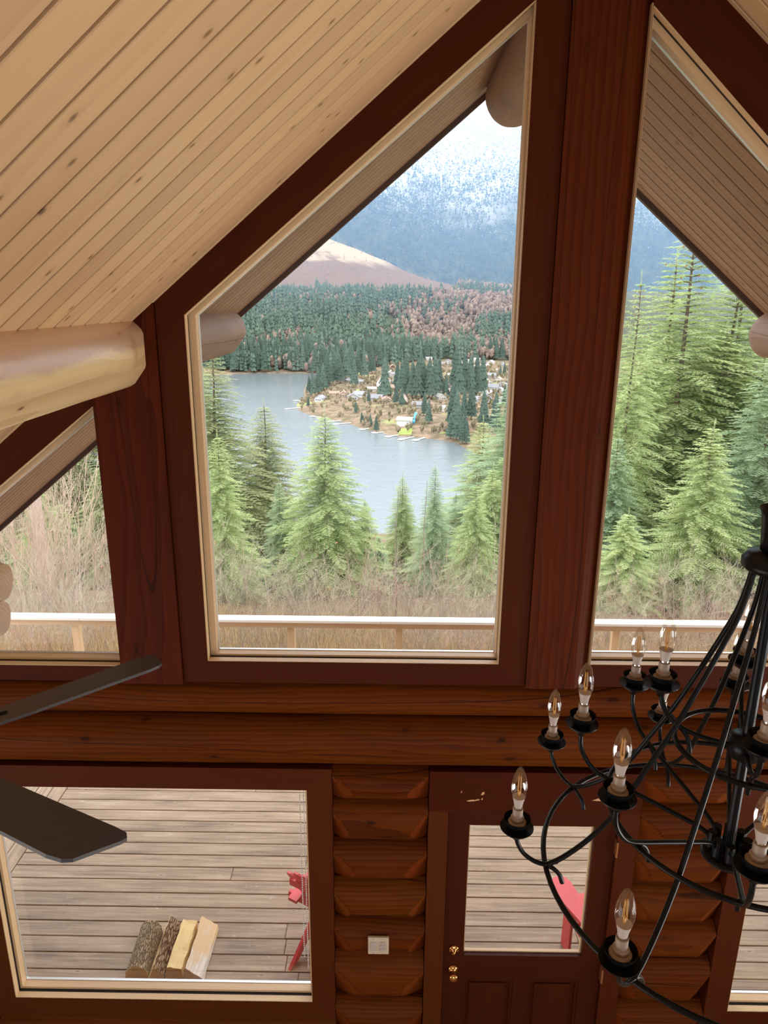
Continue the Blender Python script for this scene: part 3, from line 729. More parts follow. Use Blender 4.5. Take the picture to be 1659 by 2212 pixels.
# middle tier: eight arms out of the lower hub
for k in range(8):
    a = math.radians(248.5 - 45 * k)
    b = MB(); b.tube(catmull([P3(r, z, a) for r, z in ((0.036, 3.668), (0.045, 3.690), (0.070, 3.705), (0.120, 3.722), (0.200, 3.748), (0.262, 3.768), (0.300, 3.785), (0.325, 3.815), (0.3365, 3.845), (0.338, 3.880))], 4), 0.0055, 8)
    b.tube(catmull([P3(r, z, a) for r, z in ((0.262, 3.765), (0.248, 3.752), (0.238, 3.730), (0.234, 3.712))], 4), 0.005, 8)
    cpart(b, 'short_arm')
    b = MB(); b.tube([P3(0.036, 3.652, a), P3(0.036, 3.700, a)], 0.010, 12); cpart(b, 'arm_socket', smooth=False)
    candle(ch, P3(0.338, 3.898, a))
# upper tier
for k in range(4):
    a = math.radians(160 + 90 * k)
    b = MB(); b.tube(catmull([P3(r, z, a) for r, z in ((0.030, 3.926), (0.080, 3.930), (0.125, 3.942), (0.155, 3.962), (0.172, 3.990), (0.180, 4.022))], 5), 0.0055, 8)
    b.tube(catmull([P3(r, z, a) for r, z in ((0.130, 3.942), (0.116, 3.925), (0.108, 3.900), (0.106, 3.885))], 4), 0.005, 8)
    cpart(b, 'upper_arm')
    candle(ch, P3(0.180, 4.040, a))

# ================================================================= DECK, RAILING, FURNITURE
def deck_material():
    mt, nt = mat_new('weathered_deck_boards'); g = N(nt)
    co = g('TexCoord').outputs['Object']; at = g('Attribute', attribute_name='board').outputs['Color']
    sh = g('VectorMath', operation='SCALE'); g.put(sh.inputs[0], at); sh.inputs['Scale'].default_value = 23.0
    ad = g('VectorMath', operation='ADD'); g.put(ad.inputs[0], co); g.put(ad.inputs[1], sh.outputs[0]); v = ad.outputs[0]
    fib = g('TexNoise', {'Vector': g.mapping(v, (1.8, 38, 20)), 'Scale': 1.0, 'Detail': 5.0, 'Roughness': 0.72})
    big = g('TexNoise', {'Vector': g.mapping(v, (1.5, 5, 5)), 'Scale': 1.0, 'Detail': 4.0})
    col = g.ramp(g.math('ADD', g.math('MULTIPLY', fib.outputs['Fac'], 0.95), g.math('SUBTRACT', g.math('MULTIPLY', big.outputs['Fac'], 0.5), 0.22)),
                 [(0.30, (0.13, 0.075, 0.036)), (0.46, (0.27, 0.170, 0.092)), (0.60, (0.37, 0.245, 0.145)), (0.78, (0.50, 0.38, 0.27))])
    wn_ = g('TexWhiteNoise', {'Vector': at}, noise_dimensions='3D').outputs['Value']
    col = g('HueSaturation', {'Color': col, 'Value': g.math('ADD', g.math('MULTIPLY', wn_, 0.34), 0.84)}).outputs[0]
    kn = g('TexNoise', {'Vector': g.mapping(v, (14, 14, 14)), 'Scale': 1.0})
    ks = g('VectorMath', operation='SCALE'); g.put(ks.inputs[0], kn.outputs['Color']); ks.inputs['Scale'].default_value = 0.12
    ka = g('VectorMath', operation='ADD'); g.put(ka.inputs[0], g.mapping(v, (4.2, 11, 4))); g.put(ka.inputs[1], ks.outputs[0])
    vo = g('TexVoronoi', {'Vector': ka.outputs[0], 'Scale': 1.0})
    kf = g.math('SUBTRACT', 1.0, g.step(vo.outputs['Distance'], 0.03, 0.09))
    ring = g.math('MULTIPLY', g.step(vo.outputs['Distance'], 0.07, 0.11), g.math('SUBTRACT', 1.0, g.step(vo.outputs['Distance'], 0.13, 0.20)))
    col = g.mix(g.math('MULTIPLY', ring, 0.12), col, (0.66, 0.56, 0.45))
    col = g.mix(g.math('MULTIPLY', kf, 0.75), col, (0.07, 0.035, 0.02))
    sc = g('TexNoise', {'Vector': g.mapping(co, (7, 16, 7)), 'Scale': 1.0, 'Detail': 6.0, 'Roughness': 0.75})
    col = g.mix(g.math('MULTIPLY', g.step(sc.outputs['Fac'], 0.62, 0.72), 0.45), col, (0.78, 0.72, 0.64))
    bs = g('BsdfPrincipled', {'Base Color': col, 'Roughness': g.math('ADD', g.math('MULTIPLY', fib.outputs['Fac'], 0.35), 0.24), 'Specular IOR Level': 0.42})
    bp = g('Bump', {'Height': g.math('SUBTRACT', fib.outputs['Fac'], kf), 'Strength': 0.35, 'Distance': 0.004}); g.put(bs.inputs['Normal'], bp.outputs[0])
    g.out(bs); return mt
M['deck'] = deck_material()
deck = empty('floor_deck', (0, 6, 0)); structure(deck, 'weathered wooden deck outside')
b = MB(); y = 3.64; gap = 0.006
BX = -3.285
while y < 8.62:
    x = BX
    while x < 7.0:
        l = random.choice((2.4, 3.0, 3.6, 4.2)) * random.uniform(0.8, 1.1); xe = min(x + l, 7.0)
        b.box(x + 0.0015, xe - 0.0015, y, y + 0.1465 - gap, -0.035, random.uniform(-0.001, 0.001), rc(), bev=0.004); x = xe
    y += 0.1465
b.build('deck_boards', M['deck'], deck, origin=(0, 6, 0), world_parent=(0, 6, 0))
b = MB(); x = BX - 0.1465
while x > -9.0:
    b.box(-8.62 + 0.0, -3.62, x - 0 + gap, x + 0.1465, -0.035, 0.0, rc(), bev=0.004) if False else None
    # boards that run away from the house: built along X then turned by a quarter
    b.box(3.64, 8.62, -(x + 0.1465) + gap, -x, -0.035, 0.0, rc(), bev=0.004)
    x -= 0.1465
o = b.build('deck_side_boards', M['deck'], deck, origin=(0, 0, 0), world_parent=(0, 6, 0))
o.rotation_euler = (0, 0, PI / 2)
b = MB(); b.box(-9.0, 7.0, 3.62, 8.62, -0.30, -0.06); b.build('deck_joists', M['soffit_groove'], deck, world_parent=(0, 6, 0))

rail = empty('deck_railing', (0, 8.42, 0)); wpr = (0, 8.42, 0)
tag(rail, 'pale wooden deck railing with square posts crossing below the trees', 'railing')
b = MB(); x = -9.0
for xe in (-6.8, -3.9, -0.1, 3.2, 7.0):
    b.box(x, xe - 0.003, 8.33, 8.475, 0.915, 0.953, rc(), bev=0.004); x = xe
b.build('top_cap', M['rail_cap'], rail, origin=(0, 8.4, 0.93), world_parent=wpr)
b = MB(); b.box(-9.0, 7.0, 8.385, 8.425, 0.825, 0.914, rc()); b.build('under_rail', M['rail'], rail, origin=(0, 8.4, 0.87), world_parent=wpr)
b = MB(); b.box(-9.0, 7.0, 8.385, 8.425, 0.10, 0.19, rc()); b.build('bottom_rail', M['rail'], rail, origin=(0, 8.4, 0.14), world_parent=wpr)
for k in range(-5, 5):
    x = 0.125 + 1.38 * k
    b = MB(); b.box(x - 0.046, x + 0.046, 8.426, 8.518, -0.25, 0.914, rc(), bev=0.004)
    b.build('railing_post', M['rail'], rail, origin=(x, 8.47, 0.3), roty=PI / 2, world_parent=wpr)

# firewood
def bark_mat(name, c1, c2, c3, sc):
    mt, nt = mat_new(name); g = N(nt); co = g('TexCoord').outputs['Object']
    a = g('TexVoronoi', {'Vector': g.mapping(co, (sc * 0.35, sc * 1.5, sc * 1.5)), 'Scale': 1.0}, feature='DISTANCE_TO_EDGE')
    nz = g('TexNoise', {'Vector': g.mapping(co, (12, 40, 40)), 'Scale': 1.0, 'Detail': 6.0, 'Roughness': 0.7})
    t = g.math('ADD', g.math('MULTIPLY', g.step(a.outputs['Distance'], 0.0, 0.25), 0.5), g.math('MULTIPLY', nz.outputs['Fac'], 0.5))
    col = g.ramp(t, [(0.25, c1), (0.55, c2), (0.85, c3)])
    bs = g('BsdfPrincipled', {'Base Color': col, 'Roughness': 0.85, 'Specular IOR Level': 0.2})
    bp = g('Bump', {'Height': t, 'Strength': 0.9, 'Distance': 0.012}); g.put(bs.inputs['Normal'], bp.outputs[0]); g.out(bs); return mt
M['bark_grey'] = bark_mat('grey_furrowed_bark', (0.10, 0.065, 0.035), (0.30, 0.21, 0.12), (0.50, 0.38, 0.24), 60)
M['bark_red'] = bark_mat('rough_red_bark', (0.07, 0.028, 0.012), (0.26, 0.13, 0.065), (0.58, 0.42, 0.26), 45)
M['split'] = wood('fresh_split_wood', (0.80, 0.58, 0.27), (0.66, 0.42, 0.16), rings=10, rough=0.7, contrast=0.5, spec=0.2, kscale=1.2, fine=0.7)
M['split_pale'] = wood('weathered_split_wood', (0.86, 0.78, 0.66), (0.55, 0.46, 0.36), rings=12, rough=0.7, contrast=0.75, spec=0.2, fine=0.6, patch=(0.80, 0.52, 0.24), kscale=1.2)
def firewood(A, B, prof, mats, label, ids):
    """A near end, B far end (on the deck); prof = closed cross-section (across, up); ids = material slot per side"""
    A = Vector(A); B = Vector(B); d = (B - A); L = d.length; ax = d.normalized(); ac = Vector((ax.y, -ax.x, 0))
    n_ = 14; K = len(prof); fine = []
    for i in range(K):
        p, q = prof[i], prof[(i + 1) % K]
        for j in range(4): fine.append((p[0] + (q[0] - p[0]) * j / 4, p[1] + (q[1] - p[1]) * j / 4, ids[i]))
    KK = len(fine); vs = []; fs = []; mi = []
    sd = random.random() * 50
    for i in range(n_ + 1):
        for k, (u, h, _) in enumerate(fine):
            t = i / n_; nz_ = 0.009 * noise.noise(Vector((t * 5 + sd, k * 0.45, 0))); en = 0.012 * noise.noise(Vector((k * 0.8, sd, i // n_))) if i in (0, n_) else 0
            hh = max(0.0, h + nz_ * (1 if h > 0.004 else 0))
            vs.append((L * t - L / 2 + en, u + nz_, hh))
    for i in range(n_):
        for k in range(KK):
            k2 = (k + 1) % KK; fs.append((i * KK + k, i * KK + k2, (i + 1) * KK + k2, (i + 1) * KK + k)); mi.append(fine[k][2])
    fs += [tuple(range(KK))[::-1], tuple(range(n_ * KK, (n_ + 1) * KK))]; mi += [0, 0]
    b = MB(); b.add(vs, fs); o = b.build('split_firewood', mats, origin=(0, 0, 0)); o.data.polygons.foreach_set('material_index', mi)
    c = (A + B) / 2; o.location = c; o.rotation_euler = (0, 0, math.atan2(ax.y, ax.x))
    tag(o, label, 'firewood', 'split firewood on the deck'); return o
def arch(w, h, n_=7): return [(w * math.cos(PI * k / n_), h * math.sin(PI * k / n_)) for k in range(n_ + 1)]
firewood((-1.84, 4.15, 0.003), (-1.86, 4.56, 0.003), arch(0.088, 0.115), [M['split'], M['bark_grey']], 'leftmost split log with grey furrowed bark on top', [1] * 7 + [0])
firewood((-1.69, 4.13, 0.003), (-1.70, 4.60, 0.003), [(-0.062, 0), (-0.055, 0.05), (-0.008, 0.115), (0.015, 0.118), (0.070, 0.0)], [M['split'], M['bark_red']], 'split log with rough dark red-brown bark, second from the left', [1, 1, 1, 0, 0])
firewood((-1.565, 4.14, 0.003), (-1.565, 4.57, 0.003), [(-0.070, 0.0), (-0.066, 0.105), (0.045, 0.120), (0.066, 0.0)], [M['split'], M['bark_grey']], 'flat split log with fresh yellow wood facing up', [0, 0, 0, 1])
firewood((-1.42, 4.13, 0.003), (-1.415, 4.60, 0.003), [(-0.078, 0.0), (-0.070, 0.03), (0.046, 0.125), (0.074, 0.0)], [M['split_pale'], M['split']], 'rightmost split log with pale grey weathered face', [0, 0, 0, 1])

# red armchairs of slats
def adirondack(name, x, y, rz, label):
    """faces local +Y; x right"""
    root = empty(name, (x, y, 0), rz); tag(root, label, 'chair', 'red slatted deck chairs')
    def part(nm, pts_polys, mat=M['red']):
        b = MB()
        for p in pts_polys: p(b)
        return b.build(nm, mat, root, world_parent=(0, 0, 0))
    # side stringers: rear foot on the ground behind, up to the seat front
    for s_ in (-1, 1):
        xx = s_ * 0.255
        part('side_rail', [lambda b, xx=xx: (lambda pl: b.add([(xx - 0.012, p, q) for p, q in pl] + [(xx + 0.012, p, q) for p, q in pl], [tuple(range(6)), tuple(range(11, 5, -1))] + [(i, i + 6, (i + 1) % 6 + 6, (i + 1) % 6) for i in range(6)]))([(-0.52, 0.0), (-0.43, 0.0), (-0.10, 0.20), (0.34, 0.30), (0.34, 0.37), (-0.16, 0.28)])])
        part('front_leg', [lambda b, xx=xx, s_=s_: b.box(xx + s_ * 0.013 - (0.024 if s_ < 0 else 0), xx + s_ * 0.013 + (0.024 if s_ > 0 else 0), 0.20, 0.31, 0.0, 0.535, bev=0.003)])
        def armf(b, s_=s_):
            out = [(0.245, -0.42), (0.245, 0.20), (0.240, 0.33), (0.255, 0.385), (0.295, 0.41), (0.350, 0.405), (0.385, 0.37), (0.398, 0.31), (0.394, 0.15), (0.350, -0.12), (0.32, -0.42)]
            pl = [(s_ * u, v_) for u, v_ in out]
            if s_ < 0: pl = pl[::-1]
            b.prism(pl, 0.536, 0.560, plane='xy')
        arm = part('armrest', [armf])
        part('arm_bracket', [lambda b, s_=s_: b.prism([(s_ * 0.30, 0.535), (s_ * 0.36, 0.535), (s_ * 0.30, 0.38)] if s_ > 0 else [(s_ * 0.30, 0.38), (s_ * 0.36, 0.535), (s_ * 0.30, 0.535)], 0.245, 0.268)])
    n_ = 7
    for k in range(n_):
        t = k / (n_ - 1); yy = 0.33 - 0.47 * t; zz = 0.372 - 0.095 * t
        part('seat_slat', [lambda b, yy=yy, zz=zz: b.box(-0.268, 0.268, yy - 0.032, yy + 0.032, zz, zz + 0.018, bev=0.003)])
    for k in range(7):
        u = k - 3; xb = u * 0.066; xt = u * 0.084; top = 0.96 - 0.011 * u * u
        def sl(b, xb=xb, xt=xt, top=top):
            y0_, y1_ = -0.17, -0.17 - (top - 0.27) * 0.50; w = 0.032
            vs = []
            zz = [(0.27, 0), (top - 0.04, 1), (top - 0.012, 1), (top, 1)]
            ww = [w, w * 1.12, w * 0.9, w * 0.45]
            for (z_, _), q in zip(zz, ww):
                f_ = (z_ - 0.27) / (top - 0.27); xc = xb + (xt - xb) * f_; yc = y0_ + (y1_ - y0_) * f_
                vs += [(xc - q, yc, z_), (xc + q, yc, z_), (xc + q, yc - 0.018, z_), (xc - q, yc - 0.018, z_)]
            fs = [(0, 3, 2, 1), (12, 13, 14, 15)]
            for i in range(3):
                for j in range(4): fs.append((i * 4 + j, i * 4 + (j + 1) % 4, (i + 1) * 4 + (j + 1) % 4, (i + 1) * 4 + j))
            b.add(vs, fs)
        part('back_slat', [sl])
    part('back_brace', [lambda b: b.box(-0.36, 0.36, -0.37, -0.335, 0.50, 0.555, bev=0.003)])
    part('back_brace', [lambda b: b.box(-0.24, 0.24, -0.50, -0.475, 0.78, 0.83, bev=0.003)])
    return root
adirondack('deck_chair', -0.245, 4.56, math.radians(-30), 'red slatted deck chair half hidden by the right side of the picture window')
adirondack('deck_chair', 1.735, 4.30, math.radians(17), 'red slatted deck chair seen through the glass of the door')
#@@LAND
# ================================================================= LAND, LAKE, MOUNTAIN
LAKE = -115.0
shore = [(-106, 808), (-95, 781), (-75, 751), (-59, 734), (-39, 707), (-31, 689), (-20, 676), (-6, 658), (2, 649), (15, 643), (31, 637), (43, 633), (56, 617), (60, 601), (72, 566), (91, 526), (150, 480), (400, 430), (3200, 300),
         (3200, 6500), (-3200, 6500), (-3200, 1000), (-700, 1080), (-296, 1153), (-266, 1185), (-210, 1204), (-150, 1209), (-118, 1190), (-112, 1114), (-122, 1041), (-118, 971), (-110, 910), (-112, 852)]
SH = np.array(shore, float)
def land_dist(X, Y):
    """signed distance to the shore line, positive on land"""
    d = np.full(X.shape, 1e9); ins = np.zeros(X.shape, bool); n_ = len(SH)
    for i in range(n_):
        ax, ay = SH[i]; bx, by = SH[(i + 1) % n_]; ex, ey = bx - ax, by - ay
        t = np.clip(((X - ax) * ex + (Y - ay) * ey) / (ex * ex + ey * ey), 0, 1)
        d = np.minimum(d, np.hypot(X - ax - t * ex, Y - ay - t * ey))
        cnd = ((ay > Y) != (by > Y)) & (X < (bx - ax) * (Y - ay) / (by - ay + 1e-12) + ax); ins ^= cnd
    return np.where(ins, d, -d)
sms = lambda v, a, b_: (lambda t: t * t * (3 - 2 * t))(np.clip((v - a) / (b_ - a), 0, 1))
def wav(X, Y):
    return (np.sin(X * 0.011 + 1.3) * np.cos(Y * 0.009) + 0.6 * np.sin(X * 0.023 + Y * 0.017) + 0.4 * np.sin(Y * 0.041 - X * 0.033 + 2) + 0.25 * np.sin(X * 0.09 + 1) * np.sin(Y * 0.08))
def far_h(X, Y):
    d = land_dist(X, Y)
    h = LAKE + np.where(d > 0, np.minimum(d * 0.16, 9.0), np.maximum(d * 0.3, -8.0))
    ys = 1225 + 190 * sms(X, -60, 90)
    h = h + (d > 0) * (sms(Y, ys, 2150) * 112 + wav(X, Y) * 3.5 * sms(Y, ys, ys + 300))
    knob = 25 + 190 * np.exp(-((X + 330) / 360.0) ** 2)
    h = h + (d > 0) * (sms(Y, 2150, 2750) * knob - sms(Y, 2800, 3200) * 40)
    mt_ = np.maximum(0, Y - 3150)
    h = h + mt_ * 0.60 * (1 + 0.06 * np.sin(X * 0.004 + 1)) + sms(Y, 3150, 3700) * (wav(X * 0.25, Y * 0.25) * 45 + wav(X * 0.7, Y * 0.7) * 14)
    return h
def near_h(X, Y):
    h = np.where(Y < 9.5, -0.55, -0.55 - (Y - 9.5) * 0.335)
    h = np.where(Y > 60, -17.5 - (Y - 60) * 0.32, h)
    return h + 0.25 * np.sin(X * 0.5) * np.sin(Y * 0.37) * (Y > 10) + np.maximum(0, X - 9) * 0.10 * sms(Y, 8, 20)
def grid(name, xs_fn, ys, nx, hfn, mat, label):
    YY = np.repeat(np.asarray(ys)[:, None], nx, 1); XX = np.stack([xs_fn(y, nx) for y in ys]); Z = hfn(XX, YY)
    v = np.stack([XX, YY, Z], -1).reshape(-1, 3); ny = len(ys)
    i = np.arange(ny - 1)[:, None] * nx + np.arange(nx - 1)[None, :]
    f = np.stack([i, i + 1, i + nx + 1, i + nx], -1).reshape(-1, 4)
    o = fast_mesh(name, v, f, mat, smooth=True); structure(o, label); return o

# --- ground materials
def ground_far():
    mt, nt = mat_new('far_hill_ground'); g = N(nt); co = g('TexCoord').outputs['Object']
    sx = g('SeparateXYZ', {0: co}); Y, Z = sx.outputs[1], sx.outputs[2]
    n1 = g('TexNoise', {'Vector': co, 'Scale': 0.012, 'Detail': 8.0, 'Roughness': 0.65}); n2 = g('TexNoise', {'Vector': co, 'Scale': 0.10, 'Detail': 6.0, 'Roughness': 0.7})
    n3 = g('TexNoise', {'Vector': co, 'Scale': 0.004, 'Detail': 6.0, 'Roughness': 0.6})
    shore_c = g.mix(g.step(n2.outputs['Fac'], 0.35, 0.65), (0.14, 0.115, 0.065), (0.33, 0.23, 0.155))
    shore_c = g.mix(g.step(n1.outputs['Fac'], 0.56, 0.64), shore_c, (0.34, 0.38, 0.14))
    forest = g.mix(n2.outputs['Fac'], (0.05, 0.075, 0.04), (0.13, 0.12, 0.07))
    clear = g.mix(n2.outputs['Fac'], (0.115, 0.072, 0.050), (0.225, 0.155, 0.115))
    sand = g.mix(n2.outputs['Fac'], (0.30, 0.24, 0.16), (0.46, 0.38, 0.28))
    mount = g.mix(n1.outputs['Fac'], (0.035, 0.06, 0.05), (0.09, 0.11, 0.08))
    col = g.mix(g.step(Y, 1250, 1500), shore_c, forest)
    col = g.mix(g.step(g.math('ADD', Y, g.math('MULTIPLY', n3.outputs['Fac'], 120)), 2200, 2260), col, clear)
    X_ = sx.outputs[0]; col = g.mix(g.math('MULTIPLY', g.step(g.math('ADD', X_, g.math('MULTIPLY', n1.outputs['Fac'], 80)), 220, 280), g.step(Y, 1500, 1600)), col, forest)
    fz = g.math('MULTIPLY', g.step(g.math('ADD', Y, g.math('MULTIPLY', n3.outputs['Fac'], 500)), 2760, 2800), g.step(g.math('ADD', Z, g.math('MULTIPLY', n1.outputs['Fac'], 60)), 130, 160))
    col = g.mix(fz, col, sand)
    col = g.mix(g.step(Y, 2960, 3050), col, mount)
    zz = g.math('ADD', Z, g.math('MULTIPLY', g.math('SUBTRACT', n3.outputs['Fac'], 0.5), 500))
    zz = g.math('ADD', zz, g.math('MULTIPLY', g.math('SUBTRACT', n1.outputs['Fac'], 0.5), 250))
    col = g.mix(g.math('MULTIPLY', g.step(zz, 300, 700), g.step(Y, 3000, 3200)), col, (0.52, 0.55, 0.60))
    g.out(g('BsdfPrincipled', {'Base Color': col, 'Roughness': 0.95, 'Specular IOR Level': 0.1})); return mt
def ground_near():
    mt, nt = mat_new('winter_undergrowth_ground'); g = N(nt); co = g('TexCoord').outputs['Object']
    n1 = g('TexNoise', {'Vector': co, 'Scale': 0.6, 'Detail': 6.0}); n2 = g('TexNoise', {'Vector': co, 'Scale': 9.0, 'Detail': 8.0, 'Roughness': 0.8})
    col = g.mix(n2.outputs['Fac'], (0.10, 0.075, 0.045), (0.34, 0.25, 0.16)); col = g.mix(g.math('MULTIPLY', g.step(n1.outputs['Fac'], 0.5, 0.65), 0.5), col, (0.22, 0.20, 0.08))
    bs = g('BsdfPrincipled', {'Base Color': col, 'Roughness': 0.95, 'Specular IOR Level': 0.1})
    bp = g('Bump', {'Height': n2.outputs['Fac'], 'Strength': 0.8, 'Distance': 0.05}); g.put(bs.inputs['Normal'], bp.outputs[0]); g.out(bs); return mt
def leafy(name, c1, c2, tr=0.25, sc=0.35, snow=None):
    mt, nt = mat_new(name); g = N(nt); tc = g('TexCoord'); oi = g('ObjectInfo')
    n1 = g('TexNoise', {'Vector': tc.outputs['Object'], 'Scale': sc, 'Detail': 4.0, 'Roughness': 0.7})
    f = g.math('ADD', g.math('MULTIPLY', g.step(n1.outputs['Fac'], 0.35, 0.65), 0.75), g.math('MULTIPLY', oi.outputs['Random'], 0.25))
    col = g.mix(f, c1, c2)
    if snow:
        n3 = g('TexNoise', {'Vector': tc.outputs['Object'], 'Scale': 0.004, 'Detail': 6.0, 'Roughness': 0.6}); n4 = g('TexNoise', {'Vector': tc.outputs['Object'], 'Scale': 0.08, 'Detail': 2.0})
        z = g('SeparateXYZ', {0: tc.outputs['Object']}).outputs[2]
        zz = g.math('ADD', z, g.math('MULTIPLY', g.math('SUBTRACT', n3.outputs['Fac'], 0.5), 500)); zz = g.math('ADD', zz, g.math('MULTIPLY', g.math('SUBTRACT', n4.outputs['Fac'], 0.5), 1700))
        col = g.mix(g.math('MULTIPLY', g.step(zz, snow[0], snow[1]), 0.85), col, (0.50, 0.53, 0.58))
    a = g('BsdfDiffuse', {'Color': col}); 
    if tr:
        t = g('BsdfTranslucent', {'Color': col}); a = g('MixShader', {0: tr, 1: a, 2: t})
    g.out(a); return mt
M['near_ground'] = ground_near(); M['far_ground'] = ground_far()
M['needles'] = leafy('bright_fir_needles', (0.42, 0.53, 0.24), (0.74, 0.80, 0.43), 0.4, 0.8)
M['needles_blue'] = leafy('blue_green_needles', (0.36, 0.49, 0.29), (0.62, 0.72, 0.48), 0.4, 0.8)
M['needles_olive'] = leafy('olive_needles', (0.36, 0.41, 0.21), (0.64, 0.65, 0.36), 0.4, 0.8)
M['needles_far'] = leafy('distant_needles', (0.055, 0.090, 0.070), (0.125, 0.175, 0.125), 0.0, 0.05)
M['needles_far2'] = leafy('distant_needles_dark', (0.045, 0.072, 0.058), (0.100, 0.140, 0.100), 0.0, 0.04)
M['needles_mount'] = leafy('mountain_needles', (0.030, 0.065, 0.065), (0.065, 0.115, 0.100), 0.0, 0.02, snow=(560, 700))
M['bare_crown'] = leafy('bare_alder_crowns', (0.20, 0.145, 0.115), (0.36, 0.27, 0.215), 0.0, 0.03)
M['trunk'] = plain('conifer_trunk', (0.16, 0.11, 0.085), 0.9, nz=8, amp=0.4)
M['trunk_pale'] = plain('pale_cottonwood_trunk', (0.52, 0.38, 0.32), 0.9, nz=20, amp=0.35, bump=0.5)
M['twig'] = plain('tan_bare_twigs', (0.44, 0.36, 0.26), 0.8, nz=3, amp=0.25)
M['twig_red'] = plain('reddish_bare_twigs', (0.38, 0.23, 0.18), 0.8, nz=3, amp=0.25)
M['twig_pale'] = plain('pale_sapling_twigs', (0.52, 0.38, 0.28), 0.8, nz=3, amp=0.25)
M['twig_grey'] = plain('grey_brown_twigs', (0.24, 0.19, 0.14), 0.8, nz=3, amp=0.25)
M['straw'] = leafy('dry_grass_blades', (0.34, 0.21, 0.11), (0.72, 0.53, 0.30), 0.2, 3.5)
M['rust_leaf'] = leafy('withered_rusty_leaves', (0.50, 0.20, 0.12), (0.66, 0.34, 0.22), 0.2, 3.0)
M['cone'] = plain('brown_fir_cone', (0.42, 0.20, 0.08), 0.8)

ys_n = np.concatenate([np.linspace(8.7, 30, 60), np.linspace(32, 420, 60)])
grid('slope_ground', lambda y, n_: np.linspace(-30 - y * 0.6, 30 + y * 0.6, n_), ys_n, 90, near_h, M['near_ground'], 'steep brushy slope below the deck')
ys_f = np.concatenate([np.linspace(420, 1250, 110), np.linspace(1270, 3100, 90), np.linspace(3140, 6000, 110)])
grid('far_shore_ground', lambda y, n_: np.linspace(-max(420, y * 0.40), max(520, y * 0.62), n_), ys_f, 190, far_h, M['far_ground'], 'far shore, clear-cut hill and snowy mountain')
# lake
mt, nt = mat_new('lake_water'); g = N(nt); co = g('TexCoord').outputs['Object']
rn = g('TexNoise', {'Vector': co, 'Scale': 0.10, 'Detail': 8.0, 'Roughness': 0.7}); r2 = g('TexNoise', {'Vector': g.mapping(co, (0.004, 0.012, 1)), 'Scale': 1.0, 'Detail': 4.0})
bs = g('BsdfPrincipled', {'Base Color': (0.185, 0.215, 0.225), 'Roughness': g.math('ADD', g.math('MULTIPLY', r2.outputs['Fac'], 0.12), 0.05), 'IOR': 1.33, 'Specular IOR Level': 1.0})
bp = g('Bump', {'Height': rn.outputs['Fac'], 'Strength': 0.35, 'Distance': 1.0}); g.put(bs.inputs['Normal'], bp.outputs[0]); g.out(bs)
b = MB(); b.add([(-2500, 280, LAKE), (2500, 280, LAKE), (2500, 1500, LAKE), (-2500, 1500, LAKE)], [(0, 1, 2, 3)])
o = b.build('lake', mt, origin=(0, 0, 0)); structure(o, 'grey-blue lake')

rng = np.random.default_rng(5)
FK = {'fir_a': 'bright green', 'fir_b': 'blue-green', 'fir_c': 'short yellow-green', 'fir_d': 'olive green', 'fir_e': 'slim cone-bearing'}
def fir_label(key, x, y, top):
    q = x / y; win = 'left trapezoid' if q < -0.30 else ('central' if q < 0.24 else 'right trapezoid')
    side = {'left trapezoid': (-0.46, -0.38), 'central': (-0.12, 0.08), 'right trapezoid': (0.38, 0.48)}[win]
    sd_ = 'left part' if q < side[0] else ('middle' if q < side[1] else 'right part')
    row = 'nearer' if y < 33 else ('mid-distance' if y < 41 else 'farther')
    return '%s %s fir on the slope, %s of the %s window' % (row, FK[key], sd_, win)
